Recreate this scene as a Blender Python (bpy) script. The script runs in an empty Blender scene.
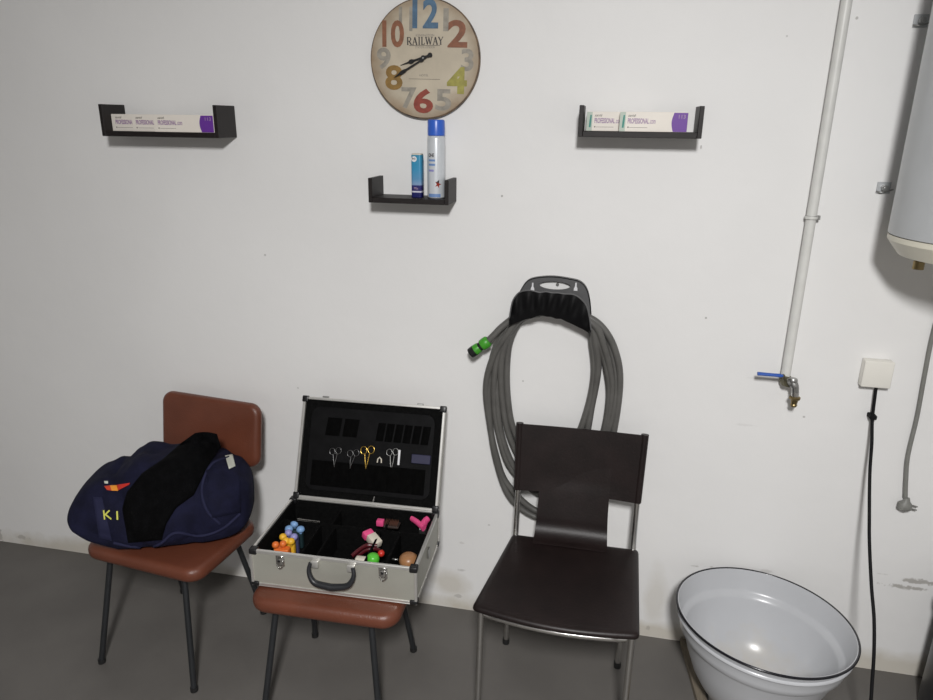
import bpy, bmesh, math, random
from mathutils import Vector, Matrix, noise
from mathutils.bvhtree import BVHTree
random.seed(7)
PI = math.pi
S = bpy.context.scene
C = S.collection

# ------------------------------------------------------------------ camera frame (world: x right, y into the back wall, z up)
R = Matrix(((0.9791285, 0.0741298, -0.1892407), (0.2029001, -0.3025392, 0.9312903), (0.0117836, -0.9502499, -0.3112657)))
CAM = Vector((0, 0, 1.8)); D = 2.2217; F = 700.0
def ray(x, y): return R @ Vector((x-466.5, y-350.0, F))
def at(x, y, Y):                 # point of a sight line at depth Y
    d = ray(x, y); return CAM + d*((Y-CAM.y)/d.y)
def atz(x, y, Z):
    d = ray(x, y); return CAM + d*((Z-CAM.z)/d.z)
def atx(x, y, X):
    d = ray(x, y); return CAM + d*((X-CAM.x)/d.x)

# ------------------------------------------------------------------ materials
def srgb(r, g, b):
    f = lambda c: c/12.92 if c <= .04045 else ((c+.055)/1.055)**2.4
    return (f(r/255), f(g/255), f(b/255), 1)
def mat(name, col, rough=.5, metal=0, var=.0, vscale=20, bump=0, bscale=60, spec=.5, coat=0, stretch=None, col2=None):
    m = bpy.data.materials.new(name); m.use_nodes = True
    nt = m.node_tree; b = nt.nodes['Principled BSDF']
    b.inputs['Base Color'].default_value = col; b.inputs['Roughness'].default_value = rough
    b.inputs['Metallic'].default_value = metal; b.inputs['Specular IOR Level'].default_value = spec
    b.inputs['Coat Weight'].default_value = coat
    tc = nt.nodes.new('ShaderNodeTexCoord'); mp = nt.nodes.new('ShaderNodeMapping')
    nt.links.new(tc.outputs['Object'], mp.inputs[0])
    if stretch: mp.inputs['Scale'].default_value = stretch
    n = nt.nodes.new('ShaderNodeTexNoise'); n.inputs['Scale'].default_value = vscale; n.inputs['Detail'].default_value = 5
    nt.links.new(mp.outputs[0], n.inputs['Vector'])
    mx = nt.nodes.new('ShaderNodeMix'); mx.data_type = 'RGBA'
    c2 = col2 or tuple(max(0, c*(1-var)) for c in col[:3])+(1,)
    c1 = col if col2 else tuple(min(1, c*(1+var*.6)) for c in col[:3])+(1,)
    mx.inputs[6].default_value = c1; mx.inputs[7].default_value = c2
    rp = nt.nodes.new('ShaderNodeMapRange'); rp.inputs[1].default_value = .35; rp.inputs[2].default_value = .65
    nt.links.new(n.outputs[0], rp.inputs[0]); nt.links.new(rp.outputs[0], mx.inputs[0])
    nt.links.new(mx.outputs[2], b.inputs['Base Color'])
    if bump:
        n2 = nt.nodes.new('ShaderNodeTexNoise'); n2.inputs['Scale'].default_value = bscale; n2.inputs['Detail'].default_value = 4
        nt.links.new(mp.outputs[0], n2.inputs['Vector'])
        bp = nt.nodes.new('ShaderNodeBump'); bp.inputs['Strength'].default_value = bump; bp.inputs['Distance'].default_value = .004
        nt.links.new(n2.outputs[0], bp.inputs['Height']); nt.links.new(bp.outputs[0], b.inputs['Normal'])
    return m

def spots(m, col, centres, soft=.35, nscale=40, amp=.5):
    """stains with a shape of their own at world positions: (x, z, rx, rz, strength) on the back wall"""
    nt = m.node_tree; N = nt.nodes; L = nt.links; b = N['Principled BSDF']
    src = b.inputs['Base Color'].links[0].from_socket
    geo = N.new('ShaderNodeNewGeometry')
    nz = N.new('ShaderNodeTexNoise'); nz.inputs['Scale'].default_value = nscale; nz.inputs['Detail'].default_value = 6
    L.new(geo.outputs['Position'], nz.inputs['Vector'])
    prev = None
    for (x, z, rx, rz, st) in centres:
        sub = N.new('ShaderNodeVectorMath'); sub.operation = 'SUBTRACT'; L.new(geo.outputs['Position'], sub.inputs[0]); sub.inputs[1].default_value = (x, D, z)
        mul = N.new('ShaderNodeVectorMath'); mul.operation = 'MULTIPLY'; L.new(sub.outputs[0], mul.inputs[0]); mul.inputs[1].default_value = (1/rx, 0, 1/rz)
        ln = N.new('ShaderNodeVectorMath'); ln.operation = 'LENGTH'; L.new(mul.outputs[0], ln.inputs[0])
        ad = N.new('ShaderNodeMath'); ad.operation = 'MULTIPLY_ADD'; L.new(nz.outputs[0], ad.inputs[0]); ad.inputs[1].default_value = amp*4; L.new(ln.outputs['Value'], ad.inputs[2])
        mr = N.new('ShaderNodeMapRange'); mr.inputs[1].default_value = 1+amp*2+soft; mr.inputs[2].default_value = 1+amp*2-soft
        mr.inputs[3].default_value = 0; mr.inputs[4].default_value = st
        L.new(ad.outputs[0], mr.inputs[0])
        if prev is None: prev = mr.outputs[0]
        else:
            mm = N.new('ShaderNodeMath'); mm.operation = 'MAXIMUM'; L.new(prev, mm.inputs[0]); L.new(mr.outputs[0], mm.inputs[1]); prev = mm.outputs[0]
    mx = N.new('ShaderNodeMix'); mx.data_type = 'RGBA'; L.new(prev, mx.inputs[0]); L.new(src, mx.inputs[6]); mx.inputs[7].default_value = col
    L.new(mx.outputs[2], b.inputs['Base Color'])

WALLC = (.80, .795, .785, 1)
M = {}
M['wall'] = mat('wall_paint', WALLC, .55, var=.03, vscale=1.5, bump=.35, bscale=14)
M['room'] = mat('room_paint', (.52, .51, .50, 1), .7, var=.02, vscale=2, bump=.1, bscale=20)
M['ceil'] = mat('ceiling_paint', (.55, .55, .54, 1), .8, var=.02, vscale=2)
M['floor'] = mat('concrete', (.125, .117, .108, 1), .6, var=.12, vscale=3.5, bump=.12, bscale=45)
M['wenge'] = mat('dark_laminate', (.012, .0088, .0085, 1), .5, var=.3, vscale=30, stretch=(1, 8, 8), spec=.35)
M['brown'] = mat('brown_vinyl', (.135, .041, .022, 1), .38, var=.12, vscale=8, bump=.25, bscale=220)
M['leg'] = mat('dark_grey_steel', (.045, .048, .052, 1), .4, .6, var=.1)
M['rubber'] = mat('black_rubber', (.012, .012, .012, 1), .6)
M['leather'] = mat('dark_brown_leather', (.0125, .0075, .0072, 1), .42, var=.25, vscale=12, bump=.10, bscale=120, spec=.3)
M['chrome'] = mat('chrome', (.62, .61, .59, 1), .2, 1, var=.05)
M['steel'] = mat('dull_steel', (.42, .42, .41, 1), .38, 1, var=.15)
M['alu'] = mat('aluminium', (.72, .71, .68, 1), .33, .75, var=.05, vscale=30)
M['alupanel'] = mat('aluminium_panel', (.42, .415, .365, 1), .42, .35, var=.06, vscale=8, bump=.1, bscale=300)
M['foam'] = mat('black_foam', (.0045, .0045, .0045, 1), .9, var=.3, vscale=80, bump=.4, bscale=300, spec=.06)
M['board'] = mat('black_tool_board', (.0045, .0045, .005, 1), .7, var=.3, vscale=30, spec=.12)
M['elastic'] = mat('black_elastic', (.002, .002, .002, 1), .9, var=.3, vscale=60, spec=.05)
M['blackp'] = mat('black_plastic', (.010, .010, .011, 1), .35)
M['handle'] = mat('handle_plastic', (.016, .017, .02, 1), .4)
M['litp'] = mat('lit_black_plastic', (.095, .095, .097, 1), .5, var=.1)  # lit copy of the hanger's black plastic, the light put into its colour
M['saddle'] = mat('black_ribbed_plastic', (.003, .003, .0035, 1), .5, spec=.22)
M['hose'] = mat('grey_hose', (.105, .102, .095, 1), .45, var=.15, vscale=14)
M['green'] = mat('green_plastic', (.05, .30, .02, 1), .4)
M['enamel'] = mat('white_enamel', (.70, .71, .72, 1), .13, var=.02, coat=.4)
M['rim'] = mat('black_enamel', (.008, .008, .012, 1), .2)
M['heater'] = mat('heater_enamel', (.46, .475, .485, 1), .3, var=.02)
M['cream'] = mat('cream_plastic', (.70, .67, .56, 1), .4)
M['brass'] = mat('brass', (.34, .26, .13, 1), .4, 1, var=.25)
M['olive'] = mat('tarnished_brass', (.17, .155, .10, 1), .5, .6, var=.3)
M['pipe'] = mat('painted_pipe', (.68, .68, .65, 1), .4, var=.05)
M['blue'] = mat('blue_lever', (.03, .10, .42, 1), .4)
M['socket'] = mat('white_plastic', (.78, .76, .70, 1), .25)
M['cable'] = mat('black_cable', (.008, .008, .009, 1), .7, spec=.15)
M['gcable'] = mat('grey_cable', (.20, .20, .185, 1), .5, var=.1)
M['bin'] = mat('dark_bin', (.04, .04, .042, 1), .35, .3, var=.15)
M['wood'] = mat('raw_wood', (.19, .16, .12, 1), .7, var=.2, vscale=10, stretch=(12, 1, 12))
M['carton'] = mat('cream_carton', (.80, .75, .68, 1), .5, var=.03)
M['purple'] = mat('purple_print', (.13, .03, .30, 1), .45)
M['mauve'] = mat('mauve_print', (.36, .25, .38, 1), .5)
M['teal'] = mat('teal_print', (.03, .24, .19, 1), .5)
M['pale'] = mat('pale_green_print', (.46, .53, .46, 1), .5)
M['ink'] = mat('dark_ink', (.05, .045, .045, 1), .5)
M['inkfade'] = mat('faded_ink', (.20, .18, .16, 1), .5)
M['white'] = mat('white_print', (.72, .72, .74, 1), .45)
M['can'] = mat('can_white', (.62, .65, .68, 1), .28, .15, var=.03)
M['cap'] = mat('blue_cap', (.035, .12, .55, 1), .3)
M['printblue'] = mat('print_blue', (.16, .27, .52, 1), .4)
M['red'] = mat('red_plastic', (.55, .03, .02, 1), .35)
M['pink'] = mat('pink_plastic', (.75, .08, .24, 1), .4)
M['navy'] = mat('navy_fabric', (.0075, .0080, .026, 1), .85, var=.25, vscale=25, bump=.5, bscale=350, spec=.2)
M['navy2'] = mat('navy_piping', (.018, .019, .050, 1), .8, var=.1, spec=.2)
M['fleece'] = mat('black_fleece', (.0026, .0026, .003, 1), .95, var=.3, vscale=40, bump=.6, bscale=200, spec=.08)
M['yellow'] = mat('yellow_print', (.55, .55, .08, 1), .6)
M['orangeR'] = mat('emblem_red', (.55, .05, .02, 1), .5)
M['orangeY'] = mat('emblem_orange', (.80, .30, .03, 1), .5)
M['tag'] = mat('tag_white', (.62, .64, .56, 1), .6)
M['c_orange'] = mat('orange_rubber', (.75, .17, .03, 1), .45)
M['c_yellow'] = mat('yellow_rubber', (.80, .45, .03, 1), .45)
M['c_lilac'] = mat('lilac_rubber', (.28, .27, .55, 1), .45)
M['c_blue'] = mat('blue_rubber', (.20, .36, .62, 1), .45)
M['c_lilac2'] = mat('dark_lilac_rubber', (.06, .06, .14, 1), .5)
M['c_teal'] = mat('dark_teal_rubber', (.012, .03, .035, 1), .5)
M['tan'] = mat('tan_wood', (.33, .16, .07, 1), .35, var=.2)
M['gold'] = mat('gold_steel', (.75, .50, .12, 1), .25, 1)
M['dred'] = mat('dark_red_plastic', (.07, .006, .010, 1), .3)
M['offw'] = mat('off_white_plastic', (.62, .57, .48, 1), .5)
M['lime'] = mat('lime_plastic', (.09, .50, .04, 1), .35)
# the small can: bands printed on it, along its height
def banded(name, z0, z1, stops, rough=.35):
    m = bpy.data.materials.new(name); m.use_nodes = True; nt = m.node_tree; b = nt.nodes['Principled BSDF']
    g = nt.nodes.new('ShaderNodeNewGeometry'); sp = nt.nodes.new('ShaderNodeSeparateXYZ'); nt.links.new(g.outputs['Position'], sp.inputs[0])
    mr = nt.nodes.new('ShaderNodeMapRange'); mr.inputs[1].default_value = z0; mr.inputs[2].default_value = z1
    nt.links.new(sp.outputs[2], mr.inputs[0]); cr = nt.nodes.new('ShaderNodeValToRGB')
    el = cr.color_ramp.elements; el[0].position = stops[0][0]; el[0].color = stops[0][1]; el[1].position = stops[-1][0]; el[1].color = stops[-1][1]
    for p, c in stops[1:-1]: e = el.new(p); e.color = c
    nt.links.new(mr.outputs[0], cr.inputs[0]); nt.links.new(cr.outputs[0], b.inputs['Base Color']); b.inputs['Roughness'].default_value = rough
    return m
# clock face print: aged cream board, browner towards the worn edge
def clock_mat(cx, cz, r):
    m = mat('aged_clock_print', (.52, .455, .35, 1), .5, var=.10, vscale=14)
    nt = m.node_tree; N = nt.nodes; L = nt.links; b = N['Principled BSDF']; src = b.inputs['Base Color'].links[0].from_socket
    g = N.new('ShaderNodeNewGeometry'); s = N.new('ShaderNodeVectorMath'); s.operation = 'SUBTRACT'; L.new(g.outputs['Position'], s.inputs[0]); s.inputs[1].default_value = (cx, 0, cz)
    q = N.new('ShaderNodeVectorMath'); q.operation = 'MULTIPLY'; L.new(s.outputs[0], q.inputs[0]); q.inputs[1].default_value = (1, 0, 1)
    l = N.new('ShaderNodeVectorMath'); l.operation = 'LENGTH'; L.new(q.outputs[0], l.inputs[0])
    n = N.new('ShaderNodeTexNoise'); n.inputs['Scale'].default_value = 22; n.inputs['Detail'].default_value = 6; L.new(g.outputs['Position'], n.inputs['Vector'])
    a = N.new('ShaderNodeMath'); a.operation = 'MULTIPLY_ADD'; L.new(n.outputs[0], a.inputs[0]); a.inputs[1].default_value = .06; L.new(l.outputs['Value'], a.inputs[2])
    mr = N.new('ShaderNodeMapRange'); mr.inputs[1].default_value = r*.72+.03; mr.inputs[2].default_value = r+.038; mr.inputs[3].default_value = 0; mr.inputs[4].default_value = .75; L.new(a.outputs[0], mr.inputs[0])
    mx = N.new('ShaderNodeMix'); mx.data_type = 'RGBA'; L.new(mr.outputs[0], mx.inputs[0]); L.new(src, mx.inputs[6]); mx.inputs[7].default_value = (.22, .13, .06, 1)
    L.new(mx.outputs[2], b.inputs['Base Color']); return m

# ------------------------------------------------------------------ object helpers
INV = {}
def thing(name, label, cat, loc=(0, 0, 0), rz=0, group=None):
    o = bpy.data.objects.new(name, None); C.objects.link(o)
    o.empty_display_size = .05
    o.location = loc; o.rotation_euler = (0, 0, rz); o['label'] = label; o['category'] = cat
    if group: o['group'] = group
    INV[o.name] = (Matrix.Translation(loc) @ Matrix.Rotation(rz, 4, 'Z')).inverted()
    return o
def obj(name, bm, m, parent=None, world=True, smooth=None, label=None):
    """link a bmesh as one mesh object; world=True: vertices are in world coordinates and are moved into the parent's frame"""
    if parent is not None and world and parent.name in INV: bm.transform(INV[parent.name])
    bmesh.ops.recalc_face_normals(bm, faces=bm.faces)
    me = bpy.data.meshes.new(name); bm.to_mesh(me); bm.free()
    for mm in (m if isinstance(m, (list, tuple)) else [m]): me.materials.append(mm)
    o = bpy.data.objects.new(name, me); C.objects.link(o)
    if parent is not None:
        o.parent = parent
        if world and parent.name in INV: INV[o.name] = INV[parent.name]
    if smooth is not None:
        me.polygons.foreach_set('use_smooth', [True]*len(me.polygons))
        if smooth < 180 and hasattr(me, 'set_sharp_from_angle'): me.set_sharp_from_angle(angle=math.radians(smooth))
    if label: o['label'] = label
    return o
def solo(name, bm, m, label, cat, loc, group=None, smooth=40):
    """a thing that is one mesh, its origin at loc"""
    bm.transform(Matrix.Translation(Vector(loc)*-1))
    o = obj(name, bm, m, smooth=smooth); o.location = loc; o['label'] = label; o['category'] = cat
    INV[o.name] = Matrix.Translation(loc).inverted()
    if group: o['group'] = group
    return o
def struct(name, bm, m, smooth=None):
    o = obj(name, bm, m, smooth=smooth); o['kind'] = 'structure'; return o
def copy_tree(o, parent=None):
    c = o.copy(); C.objects.link(c); c.parent = parent
    for ch in list(o.children): copy_tree(ch, c)
    return c

# ------------------------------------------------------------------ mesh helpers
def BM(): return bmesh.new()
def box(bm, lo, hi, bev=0, seg=2, mi=0, mtx=None):
    r = bmesh.ops.create_cube(bm, size=1); vs = r['verts']
    sx, sy, sz = (hi[i]-lo[i] for i in range(3)); c = [(hi[i]+lo[i])/2 for i in range(3)]
    for v in vs: v.co = Vector((v.co.x*sx+c[0], v.co.y*sy+c[1], v.co.z*sz+c[2]))
    fs = list({f for v in vs for f in v.link_faces})
    if bev:
        es = list({e for v in vs for e in v.link_edges})
        r2 = bmesh.ops.bevel(bm, geom=es+vs, offset=bev, segments=seg, profile=.5, affect='EDGES')
        vs = list({v for f in r2['faces'] for v in f.verts} | {v for v in vs if v.is_valid})
        fs = list({f for v in vs for f in v.link_faces})
    for f in fs: f.material_index = mi
    if mtx: bmesh.ops.transform(bm, matrix=mtx, verts=vs)
    return vs
def spline(pts, n=8, closed=False):
    P = [Vector(p) for p in pts]; out = []; m = len(P)
    rng = range(m) if closed else range(m-1)
    for i in rng:
        a, b, c, d = (P[(i-1) % m] if (closed or i > 0) else P[0]*2-P[1]), P[i], P[(i+1) % m], (P[(i+2) % m] if (closed or i+2 < m) else P[-1]*2-P[-2])
        for k in range(n):
            t = k/n
            out.append(.5*((2*b)+(-a+c)*t+(2*a-5*b+4*c-d)*t*t+(-a+3*b-3*c+d)*t**3))
    if not closed: out.append(P[-1])
    return out
def tube(bm, pts, r, seg=10, closed=False, cap=True, mi=0, flat=None):
    P = [Vector(p) for p in pts]; n = len(P); rings = []
    rr = r if callable(r) else (lambda t: r)
    up = None
    for i in range(n):
        if closed: t = P[(i+1) % n]-P[(i-1) % n]
        else: t = P[min(i+1, n-1)]-P[max(i-1, 0)]
        t.normalize()
        if up is None:
            up = t.orthogonal().normalized()
            if abs(t.dot(Vector((0, 1, 0)))) < .9: up = (Vector((0, 1, 0))-t*t.y).normalized()
        else: up = (up-t*up.dot(t)).normalized()
        s = t.cross(up); q = rr(i/max(1, n-1)); fl = flat or (1, 1)
        rings.append([bm.verts.new(P[i]+(up*math.cos(a)*fl[0]+s*math.sin(a)*fl[1])*q) for a in [2*PI*k/seg for k in range(seg)]])
    m = n if closed else n-1
    for i in range(m):
        A, B = rings[i], rings[(i+1) % n]
        off = 0
        if closed and i == n-1:
            off = min(range(seg), key=lambda o: (A[0].co-B[o].co).length)
        for k in range(seg):
            f = bm.faces.new((A[k], A[(k+1) % seg], B[(k+1+off) % seg], B[(k+off) % seg])); f.material_index = mi
    if cap and not closed:
        bm.faces.new(rings[0]).material_index = mi; bm.faces.new(rings[-1][::-1]).material_index = mi
    return rings
def lathe(bm, prof, c=(0, 0, 0), seg=32, mi=0, mtx=None, closed=False):
    """prof: (radius, z) pairs"""
    rings = []
    for r, z in prof:
        if r < 1e-6: rings.append([bm.verts.new((c[0], c[1], c[2]+z))])
        else: rings.append([bm.verts.new((c[0]+r*math.cos(2*PI*k/seg), c[1]+r*math.sin(2*PI*k/seg), c[2]+z)) for k in range(seg)])
    pairs = list(zip(rings, rings[1:])) + ([(rings[-1], rings[0])] if closed else [])
    for A, B in pairs:
        for k in range(seg):
            k2 = (k+1) % seg
            if len(A) == 1 and len(B) == 1: continue
            if len(A) == 1: f = bm.faces.new((A[0], B[k2], B[k]))
            elif len(B) == 1: f = bm.faces.new((A[k], A[k2], B[0]))
            else: f = bm.faces.new((A[k], A[k2], B[k2], B[k]))
            f.material_index = mi
    if mtx: bmesh.ops.transform(bm, matrix=mtx, verts=[v for q in rings for v in q])
    return rings
def cyl(bm, a, b, r, seg=20, mi=0, r2=None):
    tube(bm, [a, b], (lambda t: r+(r2-r)*t) if r2 is not None else r, seg, mi=mi)
def prism(bm, pts, n, th, mi=0):
    """closed outline of points, thickened by th along n"""
    n = Vector(n).normalized()
    A = [bm.verts.new(Vector(p)) for p in pts]; B = [bm.verts.new(Vector(p)+n*th) for p in pts]
    f1 = bm.faces.new(A); f2 = bm.faces.new(B[::-1]); f1.material_index = f2.material_index = mi
    for i in range(len(A)):
        j = (i+1) % len(A); bm.faces.new((A[i], B[i], B[j], A[j])).material_index = mi
def rbox(bm, c, hx, hy, z0, z1, r, edge=.01, seg=6, puff=0, mtx=None):
    """cushion: rounded rectangle plan with rounded upper and lower edges"""
    def ring(ins, z):
        out = []
        rr = max(r-ins, .004)
        for (sx, sy, a0) in ((1, 1, 0), (-1, 1, PI/2), (-1, -1, PI), (1, -1, 3*PI/2)):
            for k in range(seg+1):
                a = a0+k/seg*PI/2
                out.append(bm.verts.new((c[0]+sx*(hx-r)+(rr)*math.cos(a), c[1]+sy*(hy-r)+(rr)*math.sin(a), z)))
        return out
    rings = []
    for k in range(5):
        a = k/4*PI/2; rings.append(ring(edge*(1-math.sin(a)), z0+edge*(1-math.cos(a))))
    for k in range(5):
        a = k/4*PI/2; rings.append(ring(edge*(1-math.cos(a)), z1-edge*(1-math.sin(a))))
    if puff:
        for q in (.25, .5, .75):
            vs = []
            for v in rings[9]:
                vs.append(bm.verts.new((c[0]+(v.co.x-c[0])*(1-q), c[1]+(v.co.y-c[1])*(1-q), z1+puff*(1-(1-q)**2))))
            rings.append(vs)
    for A, B in zip(rings, rings[1:]):
        n = len(A)
        for k in range(n): bm.faces.new((A[k], A[(k+1) % n], B[(k+1) % n], B[k]))
    bm.faces.new(rings[0]); bm.faces.new(rings[-1][::-1])
    if mtx: bmesh.ops.transform(bm, matrix=mtx, verts=[v for q in rings for v in q])
def grid(bm, fn, nu, nv, th=None, mi=0):
    """sheet fn(u,v)->Vector with u,v in 0..1; th: function or vector offset for a closed back side"""
    A = [[bm.verts.new(fn(i/nu, j/nv)) for j in range(nv+1)] for i in range(nu+1)]
    def faces(G, flip=False):
        for i in range(nu):
            for j in range(nv):
                q = (G[i][j], G[i+1][j], G[i+1][j+1], G[i][j+1]); bm.faces.new(q[::-1] if flip else q).material_index = mi
    faces(A)
    if th is not None:
        B = [[bm.verts.new(th(i/nu, j/nv)) for j in range(nv+1)] for i in range(nu+1)]
        faces(B, True)
        def side(a, b):
            for k in range(len(a)-1): bm.faces.new((a[k], a[k+1], b[k+1], b[k])).material_index = mi
        side([A[i][0] for i in range(nu+1)], [B[i][0] for i in range(nu+1)]); side([A[i][nv] for i in range(nu+1)], [B[i][nv] for i in range(nu+1)])
        side(A[0], B[0]); side(A[nu], B[nu])
def text(name, s, m, parent, centre, w, h, bold=0.0, ext=.0004, shear=0, slant=0, mtx=None):
    """flat printed lettering facing the room (-y), fitted to w x h"""
    cu = bpy.data.curves.new('t', 'FONT'); cu.body = s; cu.offset = bold; cu.extrude = .02; cu.shear = shear; cu.resolution_u = 4
    t = bpy.data.objects.new('t', cu); C.objects.link(t)
    bpy.context.view_layer.update()
    me = bpy.data.meshes.new_from_object(t.evaluated_get(bpy.context.evaluated_depsgraph_get()))
    bm = BM(); bm.from_mesh(me); bpy.data.objects.remove(t); bpy.data.curves.remove(cu); bpy.data.meshes.remove(me)
    xs = [v.co.x for v in bm.verts]; ys = [v.co.y for v in bm.verts]; zs = [v.co.z for v in bm.verts]
    cx, cy, cz = (min(xs)+max(xs))/2, (min(ys)+max(ys))/2, (min(zs)+max(zs))/2
    sx, sy, sz = w/(max(xs)-min(xs)), h/(max(ys)-min(ys)), ext/(max(zs)-min(zs)+1e-9)
    for v in bm.verts:
        x, y, z = (v.co.x-cx)*sx, (v.co.y-cy)*sy, (v.co.z-cz)*sz
        x, y = x*math.cos(slant)-y*math.sin(slant), x*math.sin(slant)+y*math.cos(slant)
        p = Vector((x, -z, y))
        v.co = (mtx @ p) if mtx else p+Vector(centre)
    return obj(name, bm, m, parent)

# ================================================================== SETTING
XL, XR, YF, ZC = -3.6, 2.4, -2.6, 3.0
bm = BM(); box(bm, (XL-.1, YF-.1, -.1), (XR+.1, D+.1, 0)); struct('floor', bm, M['floor'])
bm = BM(); box(bm, (XL-.1, YF-.1, ZC), (XR+.1, D+.1, ZC+.1)); struct('ceiling', bm, M['ceil'])
bm = BM(); box(bm, (XL-.1, D, 0), (XR+.1, D+.1, ZC)); struct('wall_back', bm, M['wall'])
bm = BM(); box(bm, (XL-.1, YF, 0), (XL, D, ZC)); struct('wall_left', bm, M['room'])
bm = BM(); box(bm, (XR, YF, 0), (XR+.1, D, ZC)); struct('wall_right', bm, M['room'])
bm = BM(); box(bm, (XL-.1, YF-.1, 0), (XR+.1, YF, ZC)); struct('wall_front', bm, M['room'])
# stains and chips of the back wall, each where it sits
def wz(x, y, rx, rz, st):
    p = at(x, y, D); q = .62 if max(rx, rz) < .03 else 1; return (p.x, p.z, rx*q, rz*q, st*(.8 if q == 1 else .7))
spots(M['wall'], (.47, .42, .32, 1), [(-2.0, .01, .55, .05, .6), (-1.0, .01, .5, .035, .7), (-.2, .015, .45, .05, .7), (.3, .02, .25, .04, .6), (1.1, .02, .35, .05, .6),
      wz(450, 585, .07, .05, .6), wz(655, 600, .03, .12, .35), wz(330, 590, .4, .03, .5)], nscale=9, soft=.5)
spots(M['wall'], (.30, .28, .25, 1), [wz(922, 582, .06, .007, .9), wz(903, 587, .055, .006, .9), wz(912, 580, .03, .008, .5), wz(22, 537, .03, .008, .55), wz(0, 535, .010, .03, .6), wz(462, 570, .02, .008, .5), wz(458, 596, .02, .01, .6),
      wz(462, 543, .02, .006, .35), wz(694, 566, .02, .005, .6), wz(712, 567, .02, .005, .5), wz(648, 628, .01, .02, .6), wz(765, 571, .03, .006, .3), wz(882, 574, .02, .004, .35)], nscale=70, soft=.35, amp=.9)
spots(M['wall'], (.16, .14, .12, 1), [wz(502, 196, .006, .006, .9), wz(706, 318, .005, .005, .8), wz(265, 255, .006, .006, .6), wz(804, 417, .006, .005, .7), wz(857, 18, .006, .006, .7), wz(701, 147, .004, .009, .7),
      wz(523, 381, .005, .005, .6), wz(76, 497, .012, .006, .25), wz(298, 388, .006, .005, .5), wz(812, 229, .004, .005, .6), wz(787, 36, .004, .004, .5), wz(294, 492, .006, .005, .4),
      wz(745, 425, .03, .004, .12), wz(752, 378, .02, .004, .12), wz(489, 525, .008, .005, .5)], nscale=80, soft=.25, amp=.25)

# ================================================================== CLOCK
CX, CZ, CR = -.588, 1.974, .170
YB = D-.002
clock = thing('wall_clock', 'round vintage wall clock with a cream face and large coloured numerals, showing twenty to nine', 'clock', (CX, YB, CZ-CR))
def disc(r0, r1, y0, y1, bev=.002, seg=96):
    bm = BM(); rot = Matrix.Translation((CX, y0, CZ)) @ Matrix.Rotation(PI/2, 4, 'X')
    lathe(bm, [(0, 0), (r1-bev, 0), (r1, bev), (r1, y0-y1-bev), (r1-bev, y0-y1), (0, y0-y1)], seg=seg, mtx=rot); return bm
M['clock'] = clock_mat(CX, CZ, CR)
M['clockrim'] = mat('worn_clock_edge', (.055, .035, .022, 1), .5, var=.5, vscale=25, col2=(.20, .13, .07, 1))
obj('body', disc(0, CR, YB, YB-.018), M['clockrim'], clock, smooth=40)
obj('clock_face', disc(0, CR-.0035, YB-.018, YB-.0192, .0004), M['clock'], clock, smooth=40)
YFc = YB-.0192
def cpx(x, y): return at(x, y, YFc)
num = [('11', 405.7, 19, .042, .066, 'n_grey', .028), ('1', 446, 19.7, .016, .062, 'n_grey', .028), ('3', 467.4, 60, .038, .062, 'n_grey', .028), ('5', 443.4, 100, .05, .062, 'n_grey', .028),
       ('7', 409, 98, .048, .062, 'n_grey', .028), ('9', 383.8, 58.5, .044, .061, 'n_grey', .028),
       ('12', 425.4, 13.6, .079, .080, 'n_blue', .030), ('2', 457.7, 33.8, .060, .075, 'n_rust', .030), ('4', 457, 80.5, .062, .076, 'n_olive', .045),
       ('6', 423.4, 101, .062, .071, 'n_red', .030), ('8', 394, 77.6, .055, .071, 'n_ochre', .030), ('10', 393.2, 33.8, .068, .075, 'n_brown', .030)]
NC = dict(n_grey=(.30, .275, .23, 1), n_blue=(.075, .15, .24, 1), n_rust=(.23, .085, .04, 1), n_olive=(.32, .29, .06, 1), n_red=(.27, .05, .03, 1), n_ochre=(.26, .15, .035, 1), n_brown=(.25, .10, .05, 1))
for k, v in NC.items(): M[k] = mat(k[2:]+'_numeral', v, .5, var=.2, vscale=60)
for s, x, y, w, h, mm, b in num:
    p = cpx(x, y); y_ = YFc-(.0003 if mm == 'n_grey' else .0009)
    text('numeral', s, M[mm], clock, (p.x, y_, p.z), w, h, bold=b*.9, label=None) if False else None
    o = text('numeral', s, M[mm], clock, (p.x, y_, p.z), w, h, bold=b, slant=-.02)
    o['label'] = {'n_grey': 'pale grey', 'n_blue': 'blue', 'n_rust': 'rust brown', 'n_olive': 'olive yellow', 'n_red': 'red', 'n_ochre': 'ochre', 'n_brown': 'brown'}[mm]+' numeral '+s
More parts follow.
